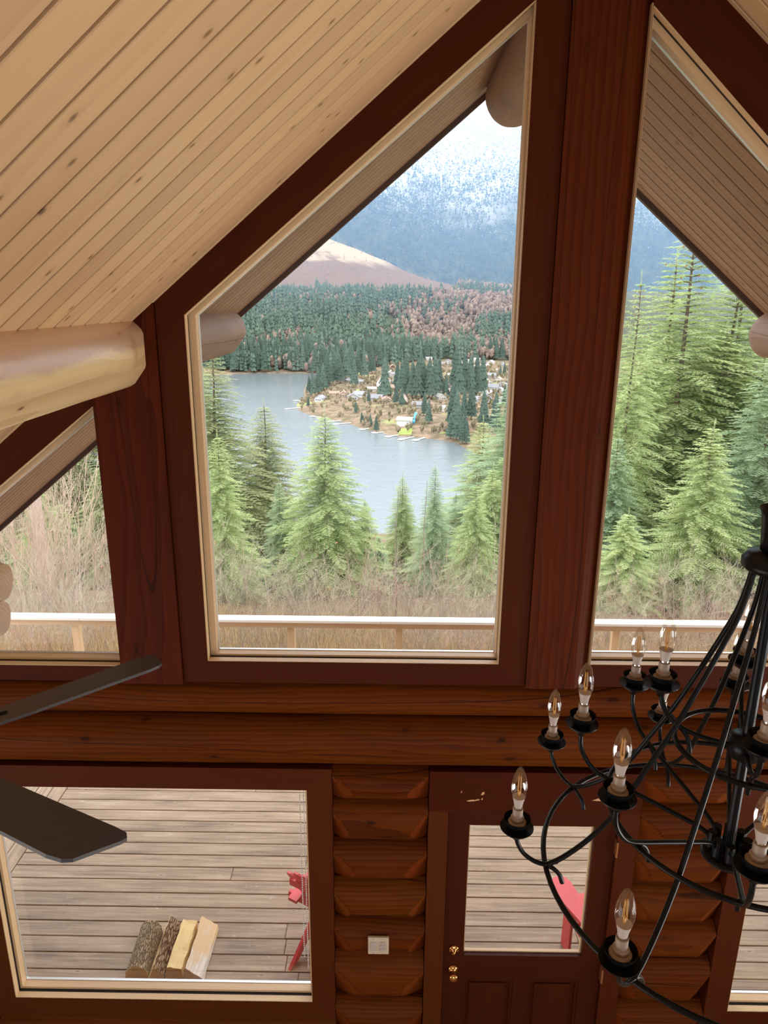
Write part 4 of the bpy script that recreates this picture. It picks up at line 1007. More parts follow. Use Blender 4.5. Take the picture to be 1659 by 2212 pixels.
# ---- near conifers: real branches with needle sprays
def conifer_meshes(seed, H=12.0, wide=0.24, dens=1.0, droop=0.25, cones=False):
    """trunk and foliage meshes, base at z=0"""
    r = np.random.default_rng(seed)
    tb = MB(); tb.tube([(0.04 * math.sin(k), 0.04 * math.cos(k * 1.3), H * k / 8) for k in range(9)], [0.13 * H / 12 * (1 - k / 8.4) + 0.006 for k in range(9)], 7)
    tris = []; cn = MB()
    z = 0.06 * H; wk = 0
    while z < H * 0.995:
        f = z / H; R = wide * H * (1 - f) ** 0.82 * (0.55 + 0.45 * min(1, f / 0.15)) + 0.06 + 0.012 * H * (1 - f)
        nb = 7 if f < 0.9 else 5; a0 = r.random() * 6.28
        for k in range(nb):
            a = a0 + k * 6.283 / nb + r.normal() * 0.18; L = R * r.uniform(0.62, 1.12)
            rise = (0.55 if f > 0.85 else 0.30) + (f - 0.5) * 0.35
            d = np.array([math.cos(a), math.sin(a), 0.0]); s_ = np.array([-d[1], d[0], 0.0])
            nseg = max(3, int(L / 0.13 * dens)); pts = []
            for i in range(nseg + 1):
                t = i / nseg; pts.append(np.array([0, 0, z]) + d * L * t + np.array([0, 0, L * (rise * t - droop * 2.0 * t * t + 0.12 * t ** 3)]))
            tb.tube([pts[0], pts[nseg // 2], pts[-1]], [0.010 + 0.006 * L, 0.006 + 0.002 * L, 0.003], 3, caps=False)
            for i in range(1, nseg + 1):
                t = i / nseg; p = pts[i]; tw = (0.13 + 0.36 * L * (1 - t) * (0.35 + t)) * r.uniform(0.75, 1.2)
                for sg, wl in [(-1, tw), (1, tw)] + ([(0, 0.20)] if i == nseg else []):
                    dr_ = (d * (0.75 if sg else 1.0) + s_ * sg * 0.85 + np.array([0, 0, r.uniform(-0.30, 0.12)])); tris.append((p, dr_ / np.linalg.norm(dr_), wl))
            if cones and f > 0.80 and r.random() < 0.28:
                p = pts[-1] if r.random() < 0.5 else pts[nseg // 2]; cn.lathe([(0, 0), (0.022, -0.015), (0.024, -0.05), (0, -0.09)], tuple(p), 6)
        z += (0.19 if f < 0.9 else 0.22) * (H / 12) ** 0.5 / (dens ** 0.3); wk += 1
    tb.tube([(0, 0, H * 0.97), (0, 0, H + 0.55)], [0.01, 0.003], 4)
    Pp_ = np.array([t[0] for t in tris]); D_ = np.array([t[1] for t in tris]); W_ = np.array([t[2] for t in tris]); out = []; m_ = len(W_)
    SD = np.cross(D_, [0, 0, 1.0]); SD /= (np.linalg.norm(SD, axis=1)[:, None] + 1e-9); UP = np.array([0, 0, 1.0]); nn = 7
    for j in range(nn):
        q = Pp_ + D_ * (W_ * j / nn)[:, None] - UP * (0.12 * W_ * (j / nn) ** 2)[:, None]; st = (W_ / nn)[:, None]; nl = (0.062 * r.uniform(0.8, 1.3, m_))[:, None] * (1.1 - 0.4 * j / nn); uu = r.uniform(0.0, 0.8, m_)[:, None] * UP
        for s2 in (-1, 1):
            out.append(np.stack([q - D_ * 0.004, q + D_ * (st * 0.8), q + SD * s2 * nl + D_ * nl * 0.8 + uu * nl * 0.7], 1))
        out.append(np.stack([q + SD * 0.007, q - SD * 0.007, q + D_ * (nl + st * 0.5) + uu * nl], 1))
    lead = []
    for j in range(40):
        q = np.array([0, 0, H - 0.1 + j * 0.016]); a = r.random() * 6.28; dv = np.array([math.cos(a), math.sin(a), 0.0])
        lead.append([q, q + np.array([0, 0, 0.03]), q + dv * 0.06 + np.array([0, 0, 0.07])])
    T = np.concatenate(out + [np.array(lead)])
    return tb, T, cn
def mesh_from_tris(T, name, mat):
    v = T.reshape(-1, 3); f = np.arange(len(v)).reshape(-1, 3)
    o = fast_mesh(name, v, f, mat); return o
protos = {}
def conifer_proto(key, seed, H, wide, dens, mat, cones=False, droop=0.25):
    tb, T, cn = conifer_meshes(seed, H, wide, dens, droop, cones)
    tr = tb.build('trunk', M['trunk']); fo = mesh_from_tris(T, 'foliage', mat)
    parts = [tr.data, fo.data]; nm = ['trunk', 'foliage']
    if cones and cn.v:
        c_ = cn.build('fir_cones', M['cone']); parts.append(c_.data); nm.append('fir_cones'); bpy.data.objects.remove(c_)
    bpy.data.objects.remove(tr); bpy.data.objects.remove(fo)
    protos[key] = (parts, nm, H)
conifer_proto('fir_a', 11, 12.0, 0.29, 1.0, M['needles'])
conifer_proto('fir_b', 12, 12.0, 0.25, 1.0, M['needles_blue'])
conifer_proto('fir_c', 13, 9.0, 0.36, 1.15, M['needles'])
conifer_proto('fir_d', 14, 12.0, 0.28, 1.0, M['needles_olive'], droop=0.32)
conifer_proto('fir_e', 15, 14.0, 0.25, 0.95, M['needles'], cones=True)
def plant(key, x, y, top, rz, label=None, group=None, sx=1.0, base=None, name='fir_tree', cat='tree'):
    parts, nm, H = protos[key]; gz = float(near_h(np.array([x]), np.array([y]))[0]) - 0.1 if base is None else base
    s_ = (top - gz) / H
    root = empty(name, (x, y, gz), rz); root.scale = (s_ * sx, s_ * sx, s_)
    for me, n_ in zip(parts, nm):
        o = bpy.data.objects.new(n_, me); COL.objects.link(o); o.parent = root
        if n_ == 'fir_cones': o['kind'] = 'stuff'
    tag(root, label, cat, group); return root
plant('fir_c', -2.42, 26.0, 0.75, 0.4, 'bright green young fir in the middle of the central window, tip against the lake', sx=1.15)
plant('fir_b', 1.50, 24.0, -0.65, 1.0, 'slender young fir right of centre whose tip just reaches the lake', sx=1.0)
plant('fir_a', 0.55, 33.0, -3.2, 2.0, 'small dark fir between the bright centre fir and the slender one')
plant('fir_c', 2.75, 22.5, -0.9, 3.0, 'young fir close to the right jamb of the central window', sx=0.9)
plant('fir_d', -7.6, 31.0, 2.6, 0.7, 'tall olive fir at the left jamb of the central window', sx=1.45)
plant('fir_d', -6.0, 34.0, -0.1, 1.7, 'spreading dark fir behind the tall one at the left of the central window', sx=1.5)
plant('fir_a', -5.6, 23.0, 0.5, 2.2, 'light green fir low at the left of the central window', sx=1.1)
plant('fir_b', -4.3, 27.0, -2.0, 0.2, 'low fir left of the bright centre fir')
plant('fir_b', 5.2, 30.0, 1.9, 5.0, 'tall dense fir at the right jamb of the central window, beside the lake shore', sx=1.55)
plant('fir_a', 3.9, 27.0, -1.4, 4.0, 'mid height fir in front of the dense one at the right jamb', sx=1.2)
plant('fir_e', 8.45, 26.0, 5.35, 0.9, 'thin pointed fir with cones, first in the right window', sx=0.85)
plant('fir_e', 11.3, 29.0, 7.9, 2.4, 'tallest fir with many cones behind the post in the right window', sx=1.25)
plant('fir_a', 13.6, 30.0, 6.6, 0.3, 'broad fir below the soffit corner in the right window', sx=1.3)
plant('fir_b', 12.0, 23.0, 3.7, 1.4, 'silvery green fir at the right picture edge', sx=1.35)
plant('fir_a', 9.6, 21.5, 1.2, 3.3, 'bright lower fir in the middle of the right window', sx=1.4)
plant('fir_c', 11.6, 17.5, 0.8, 5.0, 'yellow-green fir behind the chandelier top', sx=1.2)
plant('fir_b', 7.6, 24.0, 0.4, 4.4, 'dark fir beside the ridge post in the right window', sx=1.3)
plant('fir_d', -15.2, 33.0, 3.5, 0.9, 'olive fir seen through the left trapezoid window', sx=1.5)
plant('fir_a', -13.0, 36.0, 4.2, 2.9, 'dark fir beside the wall post in the left window', sx=1.5)
for k, (x, y, t, key) in enumerate([(-10.5, 40, 0.6, 'fir_b'), (-12.0, 44, 1.5, 'fir_a'), (-3.9, 42, -5.6, 'fir_b'), (6.5, 38, -0.4, 'fir_a'), (8.6, 40, 1.8, 'fir_b'), (10.8, 38, 3.4, 'fir_b'), (14.0, 38, 6.6, 'fir_a'), (16.6, 36, 7.4, 'fir_b'), (17.5, 31, 6.0, 'fir_a'), (14.5, 26, 4.4, 'fir_b'), (13.2, 20, 3.0, 'fir_a'), (9.2, 32, 3.2, 'fir_b'), (6.4, 27, -0.5, 'fir_b'), (-18.5, 36, 3.8, 'fir_b'), (-21.0, 40, 4.4, 'fir_d'), (5.6, 44, -2.4, 'fir_a'), (1.0, 46, -7.6, 'fir_b'), (-1.4, 38, -5.8, 'fir_a'), (-7.0, 27, -1.6, 'fir_b'), (2.0, 31, -3.6, 'fir_a'), (7.0, 20.5, -1.2, 'fir_c'), (-2.0, 31, -4.4, 'fir_a')]):
    plant(key, x, y, t, k * 1.3, fir_label(key, x, y, t), 'background firs on the slope', sx=1.35)

rf_ = random.Random(21)
TOPL = [(-60, 1020), (120, 960), (250, 930), (430, 850), (520, 960), (600, 1040), (700, 1110), (800, 1130), (870, 1060), (960, 980), (1040, 920), (1110, 880), (1290, 760), (1400, 700), (1500, 660), (1660, 640), (1760, 640)]
for k in range(58):
    u = -60 + 1820 * (k + rf_.random()) / 58.0; y = rf_.uniform(27, 50); tl = np.interp(u, [p[0] for p in TOPL], [p[1] for p in TOPL]) + rf_.uniform(30, 150)
    top = 4.84 - y * math.tan(PITCH + math.atan((tl - 1106) / FPX)); x = (u - 790) / FPX * y * 1.06
    kk_ = ['fir_a', 'fir_b', 'fir_d', 'fir_a', 'fir_c'][k % 5]
    plant(kk_, x, y, top, k * 0.9, fir_label(kk_, x, y, top), 'background firs on the slope', sx=1.5)
# ---- bare shrubs and saplings
def shrub_mesh(seed, H, spread, stems, sub, rad=0.007, upright=0.0, leaf=False):
    r = np.random.default_rng(seed); b = MB(); L = []
    def grow(p, d, l, rd, depth):
        pts = [p]; n_ = 3; q = p.copy()
        for i in range(n_):
            d = d + r.normal(size=3) * 0.10 + np.array([0, 0, 0.06 if depth else 0.0]); d = d / np.linalg.norm(d); q = q + d * l / n_; pts.append(q.copy())
        b.tube(pts, [rd, rd * 0.8, rd * 0.6, rd * 0.3], 3, caps=False)
        if depth < sub:
            for k in range(5 if depth == 0 else 4):
                t = r.uniform(0.25, 1.0); i = min(n_ - 1, int(t * n_)); pp = pts[i] + (pts[i + 1] - pts[i]) * (t * n_ - i)
                nd = d + r.normal(size=3) * (0.42 - 0.15 * upright); nd[2] = abs(nd[2]) * (0.7 + upright); nd /= np.linalg.norm(nd)
                grow(pp, nd, l * r.uniform(0.35, 0.6), rd * 0.55, depth + 1)
        elif leaf and r.random() < 0.06:
            for k in range(3):
                w = r.normal(size=3) * 0.03; L.append((q, q + w + np.array([0.012, 0, -0.03]), q + w + np.array([-0.012, 0.01, -0.035])))
    for k in range(stems):
        a = r.random() * 6.28; rr_ = spread * math.sqrt(r.random()) * 0.5
        d = np.array([math.cos(a) * 0.35 * (1 - 0.7 * upright), math.sin(a) * 0.35 * (1 - 0.7 * upright), 1.0]); d /= np.linalg.norm(d)
        grow(np.array([rr_ * math.cos(a), rr_ * math.sin(a), 0.0]), d, H * r.uniform(0.6, 1.0), rad, 0)
    return b, L
shr = []
for k, (H, sp, st, sub, rad, upr, mat, leaf) in enumerate([(2.2, 1.6, 16, 2, 0.007, 0.0, 'twig', False), (2.0, 1.8, 18, 2, 0.006, 0.0, 'twig_grey', False), (1.8, 1.5, 16, 2, 0.006, 0.2, 'twig_red', True), (5.2, 1.6, 6, 3, 0.026, 0.6, 'twig_pale', False), (4.6, 1.4, 6, 3, 0.022, 0.5, 'twig_pale', False), (1.2, 1.8, 24, 1, 0.005, 0.0, 'twig', False)]):
    bm_, L = shrub_mesh(40 + k, H, sp, st, sub, rad, upr, leaf)
    o = bm_.build('stems', M[mat]); md = [('stems', o.data)]; bpy.data.objects.remove(o)
    if L:
        o = mesh_from_tris(np.array(L), 'withered_leaves', M['rust_leaf']); md.append(('withered_leaves', o.data)); bpy.data.objects.remove(o)
    shr.append(md)
def put_shrub(k, x, y, s_, rz, label, group, name='bare_shrub'):
    z = float(near_h(np.array([x]), np.array([y]))[0]) - 0.05; root = empty(name, (x, y, z), rz); root.scale = (s_,) * 3
    for n_, me in shr[k]:
        o = bpy.data.objects.new(n_, me); COL.objects.link(o); o.parent = root
    tag(root, label, 'shrub' if name == 'bare_shrub' else 'tree', group)
r = random.Random(3)
for k in range(86):
    row = k % 3; y = [10.6, 13.0, 16.0][row] + r.uniform(-1, 1); x = -y * 0.52 + (k / 86.0) * y * 1.15 + r.uniform(-0.6, 0.6)
    kind = r.choice([0, 0, 1, 1, 2, 5]) if x > -3.5 else r.choice([0, 1, 2, 0])
    win = 'left' if x / y < -0.33 else ('central' if x / y < 0.22 else 'right')
    kc = {0: 'tan', 5: 'low tan', 1: 'grey-brown', 2: 'reddish'}[kind]; rw_ = ['front row', 'middle row', 'back row'][row]
    put_shrub(kind, x, y, r.uniform(0.7, 1.1) * [0.62, 0.80, 0.95][row], r.uniform(0, 6), '%s leafless shrub behind the railing, %s part of the %s window, %s' % (kc, 'left' if x / y < {'left': -0.42, 'central': -0.06, 'right': 0.4}[win] else 'right', win, rw_), 'bare shrubs behind the railing')
for k, (x, y, kd, s_) in enumerate([(-6.3, 13.5, 3, 0.60), (-7.0, 13.0, 4, 0.55), (-6.9, 14.5, 4, 0.68), (-7.6, 14.0, 3, 0.6), (-8.2, 15.5, 3, 0.68), (-9.0, 16.5, 4, 0.7)]):
    put_shrub(kd, x, y, s_, k * 0.9, ['first tall leafless sapling left of the wall post in the left window', 'second leafless sapling from the wall post in the left window', 'leafless sapling close behind the first one at the wall post', 'tall leafless sapling in the middle of the left window', 'tall leafless sapling farther back in the left window', 'leafless sapling nearest the pale trunk in the left window'][k], 'bare saplings in the left window', 'bare_sapling')
# thin dead poles right of the centre fir
for (x, y, t, lb) in ((0.15, 17.0, 0.35, 'thin leafless pole rising against the lake right of the centre fir'), (0.95, 19.0, 0.15, 'second thin dead pole near the slender fir, with few side twigs')):
    gz = float(near_h(np.array([x]), np.array([y]))[0]); b = MB(); b.tube([(x + 0.03 * math.sin(k), y, gz + (t - gz) * k / 8) for k in range(9)], [0.022 * (1 - k / 8.5) + 0.003 for k in range(9)], 5)
    rr_ = random.Random(int(x * 100))
    for k in range(16):
        z = gz + (t - gz) * (0.3 + 0.65 * k / 16); a = rr_.uniform(0, 6.28); l = rr_.uniform(0.12, 0.35) * (1.2 - k / 16)
        b.tube([(x, y, z), (x + l * math.cos(a), y + l * math.sin(a), z + l * 0.5)], [0.005, 0.002], 3)
    tag(b.build('dead_sapling', M['twig_grey'], origin=(x, y, gz)), lb, 'tree')
# pale trunk at the far left
gz = float(near_h(np.array([-9.7]), np.array([19.0]))[0]); b = MB(); b.tube([(-9.75 + 0.01 * k, 19.0, gz + 9.0 * k / 8) for k in range(9)], [0.17 - 0.008 * k for k in range(9)], 12)
tag(b.build('cottonwood_trunk', M['trunk_pale'], origin=(-9.7, 19.0, gz), smooth=True), 'thick pale bare trunk at the left edge of the left window', 'tree')
# dry grass
n_ = 26000; X = rng.uniform(-9, 9, n_); Y = 8.9 + rng.random(n_) ** 1.4 * 6; Zg = near_h(X, Y); h = rng.uniform(0.25, 0.75, n_); a = rng.uniform(0, 6.28, n_); lean = rng.uniform(0.05, 0.5, n_) * h
w = 0.006; P0 = np.stack([X - w * np.cos(a), Y - w * np.sin(a), Zg], -1); P1 = np.stack([X + w * np.cos(a), Y + w * np.sin(a), Zg], -1); P2 = np.stack([X + lean * np.cos(a + 1.3), Y + lean * np.sin(a + 1.3), Zg + h], -1)
v = np.stack([P0, P1, P2], 1).reshape(-1, 3); o = fast_mesh('dry_grass', v, np.arange(len(v)).reshape(-1, 3), M['straw']); tag(o, 'dry straw-coloured grass below the deck railing', 'grass', kind='stuff')

# ---- distant trees
def far_tree_proto(seed, sides=8, tiers=6):
    r = np.random.default_rng(seed); vs = []; fs = []
    for t in range(tiers):
        zb = 0.10 + 0.82 * t / tiers; zt = min(1.0, zb + 0.34 * (1 - 0.4 * t / tiers)); R = 0.155 * (1 - t / tiers) ** 0.75 + 0.012
        b0 = len(vs); vs.append((0, 0, zt)); n2 = sides * 2; a0 = r.random()
        for k in range(n2):
            q = R * (1.0 if k % 2 == 0 else 0.62) * r.uniform(0.75, 1.2); a = a0 + 2 * PI * k / n2
            vs.append((q * math.cos(a), q * math.sin(a), zb + (0.0 if k % 2 == 0 else 0.03) + r.uniform(-0.015, 0.015)))
        for k in range(n2): fs.append((b0, b0 + 1 + k, b0 + 1 + (k + 1) % n2))
    return np.array(vs), np.array(fs)
def scatter(name, X, Y, Z, Hh, mat, sides, tiers, seed, label, wx=1.0, cat='trees'):
    r = np.random.default_rng(seed); PV = []; PF = []; off = 0
    pr = [far_tree_proto(seed + q, sides, tiers) for q in range(4)]; idx = r.integers(0, 4, len(X)); ang = r.uniform(0, 6.28, len(X))
    for q in range(4):
        s_ = np.where(idx == q)[0]; v, f = pr[q]; c, sn = np.cos(ang[s_])[:, None], np.sin(ang[s_])[:, None]; hh = Hh[s_][:, None]
        ww = hh * wx * r.uniform(0.8, 1.25, len(s_))[:, None]
        vx = (v[None, :, 0] * c - v[None, :, 1] * sn) * ww + X[s_][:, None]; vy = (v[None, :, 0] * sn + v[None, :, 1] * c) * ww + Y[s_][:, None]; vz = v[None, :, 2] * hh + Z[s_][:, None]
        V = np.stack([vx, vy, vz], -1).reshape(-1, 3); F = (f[None] + (np.arange(len(s_)) * len(v))[:, None, None]).reshape(-1, 3) + off
        PV.append(V); PF.append(F); off += len(V)
    o = fast_mesh(name, np.concatenate(PV), np.concatenate(PF), mat); tag(o, label, cat, kind='stuff'); return o
# hill forest between the lake and the clear-cut
n_ = 15000; Y = 1190 + 1750 * rng.random(n_) ** 1.1; X = Y * rng.uniform(-0.26, 0.30, n_)
d = land_dist(X, Y); keep = (d > 3) & (Y > 1215 + 190 * sms(X, -60, 90) - 15)
patchy = np.sin(X * 0.013 + 1) * np.cos(Y * 0.011 + 0.5) + 0.5 * np.sin(X * 0.031 - Y * 0.02)
edge = Y < 2195 + 40 * np.sin(X * 0.02) + 30 * np.sin(X * 0.053) + 650 * sms(X, 150, 260)
keep &= edge & (np.abs(X + 42 - 0.02 * Y) > 16 * (np.abs(Y - 1720) < 70)); X, Y, patchy = X[keep], Y[keep], patchy[keep]
Z = far_h(X, Y) - 0.5; con = (patchy + rng.normal(size=len(X)) * 0.45 < 0.30 - 0.9 * (X > 40) * (Y > 1500) * 1.0 + 0.4 * (X < -60))
H_ = rng.uniform(22, 44, len(X))
big = np.argsort(-(H_ * con) / Y)[:170]; mask = np.zeros(len(X), bool); mask[big] = True
c1 = con & ~mask
scatter('distant_forest', X[c1], Y[c1], Z[c1], H_[c1], M['needles_far'], 5, 4, 70, 'dense dark conifer forest across the lake', 1.15)
# bare deciduous crowns: rounded irregular tops
def blob_scatter(name, X, Y, Z, Hh, mat, seed, label):
    r = np.random.default_rng(seed); base = []
    for (zc, rr_) in ((0.25, 0.10), (0.5, 0.26), (0.75, 0.24), (0.95, 0.10)):
        for k in range(6): a = k * PI / 3 + zc * 3; base.append((rr_ * math.cos(a), rr_ * math.sin(a), zc))
    base.append((0, 0, 1.02)); f = []
    for t in range(3):
        for k in range(6):
            a_, b_ = t * 6 + k, t * 6 + (k + 1) % 6; f += [(a_, b_, b_ + 6), (a_, b_ + 6, a_ + 6)]
    for k in range(6): f.append((18 + k, 18 + (k + 1) % 6, 24))
    base = np.array(base); f = np.array(f); m_ = len(X)
    jit = r.normal(size=(m_, len(base), 3)) * 0.05; v = (base[None] + jit) * Hh[:, None, None] + np.stack([X, Y, Z], -1)[:, None, :]
    F = (f[None] + (np.arange(m_) * len(base))[:, None, None]).reshape(-1, 3)
    o = fast_mesh(name, v.reshape(-1, 3), F, mat); tag(o, label, 'trees', kind='stuff')
dc = ~con; sel = dc & (rng.random(len(X)) < 0.9)
blob_scatter('bare_woodland', X[sel], Y[sel], Z[sel], H_[sel] * 0.62, M['bare_crown'], 81, 'leafless pinkish-grey woodland across the lake')
# individual conifers of the far shore and peninsula
fp = []
for q in range(4):
    v, f = far_tree_proto(200 + q, 9, 9); o = fast_mesh('crown', v * [1.1, 1.1, 1], f, M['needles_far' if q % 2 else 'needles_far2']); fp.append(o.data); bpy.data.objects.remove(o)
tb = MB(); tb.tube([(0, 0, -0.03), (0, 0, 0.9)], [0.014, 0.004], 5); tk = tb.build('trunk', M['trunk']); tkm = tk.data; bpy.data.objects.remove(tk)
def far_tree(x, y, z, h, k, label, group, w=1.0):
    root = empty('distant_conifer', (x, y, z), k * 1.7); root.scale = (h * w, h * w, h)
    for n2, me in (('crown', fp[k % 4]), ('trunk', tkm)):
        o = bpy.data.objects.new(n2, me); COL.objects.link(o); o.parent = root
    tag(root, label, 'tree', group)
for k, i in enumerate(big): far_tree(float(X[i]), float(Y[i]), float(Z[i]), float(H_[i]) * 1.05, k, '%s conifer %s the far shore, %s' % ('tall' if H_[i] > 41 else ('mid-height' if H_[i] > 36 else 'shorter'), 'right at' if Y[i] < 1240 + 190 * float(sms(X[i], -60, 90)) else 'a little above', ['behind the log end at the window corner', 'just right of the outside log end', 'above the left half of the lake', 'above the tip of the centre fir', 'behind the left end of the peninsula', 'behind the white gabled house', 'behind the middle houses', 'near the right jamb'][int(np.digitize(790 + 1600 * X[i] / Y[i], [560, 610, 660, 720, 780, 860, 950]))]), 'nearest conifers of the far hill')
PEN = [(-104, 920, 26), (-97, 902, 29), (-93, 921, 35), (-88, 941, 36), (-86, 983, 44), (-79, 1006, 48), (-70, 995, 39), (-63, 1018, 50), (-93, 812, 13), (-48, 944, 37), (-25, 800, 15), (-8, 839, 48), (7, 928, 35), (12, 882, 42), (18, 857, 38), (24, 841, 45), (30, 833, 48), (36, 842, 47), (43, 834, 49), (50, 851, 50), (57, 885, 45), (63, 851, 27), (83, 953, 55), (78, 852, 51), (89, 896, 51), (92, 861, 50), (101, 870, 50), (110, 888, 48), (-14, 671, 16), (-20, 690, 13), (-27, 699, 11), (-37, 754, 13), (-29, 708, 12), (35, 679, 24), (32, 712, 22), (35, 762, 19), (61, 612, 26), (57, 625, 30), (64, 610, 22), (52, 632, 25), (64, 640, 27), (59, 655, 38), (57, 672, 41), (11, 774, 22), (5, 787, 25), (161, 1091, 17), (170, 1112, 20), (106, 779, 10), (114, 716, 18), (121, 780, 25), (125, 780, 30), (140, 856, 33), (101, 637, 25), (-101, 935, 30), (-90, 960, 36), (-76, 1040, 44), (-95, 990, 38), (-60, 1060, 46), (-50, 1090, 40), (-40, 1060, 40), (-30, 1120, 42), (-10, 1130, 36), (20, 1040, 40), (40, 1010, 44), (76, 690, 36), (84, 660, 34), (92, 640, 36), (70, 700, 30), (-80, 1100, 44), (-95, 1080, 40), (-100, 1140, 38)]
for k, (x, y, h) in enumerate(PEN):
    z = float(far_h(np.array([float(x)]), np.array([float(y)]))[0]) - 0.3
    far_tree(x, y, z, h, k, '%s conifer on the %s %s of the peninsula' % ('small' if h < 28 else ('tall' if h < 45 else 'towering'), 'left' if x < -40 else ('middle' if x < 50 else 'right'), 'shore' if y < 720 else ('part' if y < 920 else 'far side')), 'conifers on the peninsula', 1.05)
# houses
def house(x, y, k, rz, label=None, group=None, w=11, l=14, hw=4.2, hr=3.2, wall=(0.72, 0.70, 0.66), roofc=(0.34, 0.31, 0.29), A=False):
    z = float(far_h(np.array([float(x)]), np.array([float(y)]))[0]) - 1.0
    if A: hw, hr = 3.0, 7.0
    root = empty('lakeside_house', (x, y, z), rz)
    cm = lambda c, n2: HM.setdefault((c, n2), plain('house_%s_%d' % (n2, len(HM)), c, 0.8))
    b = MB(); b.prism([(-w / 2, 0), (w / 2, 0), (w / 2, hw + 1), (0, hw + hr + 1), (-w / 2, hw + 1)], -l / 2, l / 2); b.build('walls', cm(wall, 'wall'), root)
    b = MB(); e_ = 0.8; t = 0.4
    for s_ in (-1, 1):
        b.prism([(0, hw + hr + 1.05), (s_ * (w / 2 + e_), hw + 1.05 - e_ * hr / (w / 2)), (s_ * (w / 2 + e_), hw + 1.05 + t - e_ * hr / (w / 2)), (0, hw + hr + 1.05 + t)], -l / 2 - e_, l / 2 + e_)
    b.build('roof', cm(roofc, 'roof'), root)
    b = MB()
    for q in (-0.28, 0.0, 0.28): b.box(w * q - 0.8, w * q + 0.8, -l / 2 - 0.06, -l / 2 + 0.05, 1.6, 3.2)
    b.build('front_windows', cm((0.10, 0.12, 0.14), 'glass'), root)
    tag(root, label, 'house', group); return root
HM = {}
HL = [(-70, 877, 0), (-56, 853, 0), (-37, 850, 1), (-16, 819, 2), (-6, 808, 0), (12, 795, 3), (13, 682, 4), (56, 835, 5), (90, 814, 2), (122, 816, 2), (-83, 847, 1), (-56, 998, 2), (-45, 982, 2), (1, 1198, 3), (4, 1089, 2), (2, 970, 2), (-5, 919, 0), (-10, 881, 2), (68, 1378, 5), (156, 1356, 5), (175, 1309, 5), (188, 1265, 2), (147, 1080, 2), (148, 1019, 5), (146, 964, 2), (130, 933, 2), (110, 885, 5), (110, 839, 2), (110, 783, 2), (85, 1075, 5), (76, 959, 2), (68, 887, 5), (30, 768, 2), (58, 743, 5), (-44, 829, 2), (-26, 903, 5), (40, 1178, 2), (122, 1185, 5), (140, 1148, 2), (165, 1150, 5), (90, 1265, 2), (114, 1267, 5), (118, 1046, 2), (138, 891, 5), (60, 1120, 2), (70, 1220, 5), (100, 1320, 2), (132, 1230, 2), (155, 1240, 5), (100, 1000, 2), (128, 1000, 5), (140, 1330, 5)]
STY = {0: ((0.52, 0.38, 0.28), (0.36, 0.24, 0.18)), 1: ((0.70, 0.70, 0.70), (0.30, 0.30, 0.32)), 2: ((0.50, 0.48, 0.46), (0.26, 0.255, 0.26)), 3: ((0.16, 0.07, 0.04), (0.40, 0.30, 0.24)), 4: ((0.66, 0.68, 0.70), (0.50, 0.42, 0.30)), 5: ((0.60, 0.56, 0.48), (0.40, 0.37, 0.34))}
NAMED = {2: 'bright white gabled house in the middle of the lakeside row', 5: 'dark brown chalet with a steep front gable on the peninsula', 6: 'grey two-storey house lowest on the bank, with a blue slide beside it', 7: 'cream house with a pale hip roof behind the conifers'}
rh = random.Random(9)
for i, (x, y, k) in enumerate(HL):
    wl, rf = STY[k]
    lab = NAMED.get(i); grp = None
    if not lab:
        if i in (0, 1, 3, 4, 8, 9, 10, 34): lab, grp = 'small gabled house in the row above the near shore of the peninsula', 'houses of the shore row'
        else: lab, grp = '%s house %s of the neighbourhood behind the shore row' % ({0: 'brown', 1: 'white', 2: 'grey-roofed', 3: 'dark', 4: 'grey', 5: 'cream'}[k], 'in the nearest streets' if y < 950 else ('in the middle streets' if y < 1150 else 'in the farthest streets')) + (', left side' if x < 80 else ', right side'), 'houses of the neighbourhood'
    house(x, y, k, rh.uniform(-0.5, 0.5) + (1.57 if rh.random() < 0.4 and k != 3 else 0), lab, grp, w=rh.uniform(9, 12), l=rh.uniform(10, 15), hr=rh.uniform(2, 3.6), wall=wl, roofc=rf, A=(k == 3 and i == 5), hw=3.2 if k != 4 else 5)
zb = float(far_h(np.array([20.0]), np.array([690.0]))[0])
b = MB(); b.tube([(23.5, 694, zb + 7.5), (23, 690, zb + 5), (21.5, 686, zb + 3), (20.5, 681, zb + 0.8)], [1.6, 1.6, 1.6, 1.4], 8); tag(b.build('slide', plain('sky_blue_plastic', (0.10, 0.50, 0.85), 0.5), origin=(22, 688, zb)), 'bright blue slide curling down beside the lowest lakeside house', 'slide')
# streets and lawns as thin ground patches
def patch(name, pts, mat, label, cat, dz=0.25, w=None):
    vs = [(x, y, float(far_h(np.array([float(x)]), np.array([float(y)]))[0]) + dz) for x, y in pts]
    b = MB(); n2 = len(vs); b.add(vs + [(x, y, z - 0.6) for x, y, z in vs], [tuple(range(n2)), tuple(range(2 * n2 - 1, n2 - 1, -1))] + [(i, i + n2, (i + 1) % n2 + n2, (i + 1) % n2) for i in range(n2)])
    o = b.build(name, mat, origin=vs[0]); tag(o, label, cat); return o
lawn = plain('mown_lawn', (0.30, 0.38, 0.08), 0.9, nz=0.3); road = plain('pale_road', (0.62, 0.60, 0.58), 0.9)
patch('lawn', [(-62, 905), (-42, 905), (-40, 922), (-60, 925)], lawn, 'yellow-green lawn behind the brown-roofed houses', 'lawn')
patch('lawn', [(44, 648), (53, 650), (62, 720), (50, 725)], lawn, 'long green lawn running down to the docks at the right', 'lawn')
patch('lawn', [(6, 652), (18, 650), (20, 668), (8, 670)], lawn, 'small dark green lawn below the house with the blue slide', 'lawn')
patch('street', [(84, 830), (90, 828), (150, 960), (144, 966)], road, 'pale street running uphill between the right-hand houses', 'street')
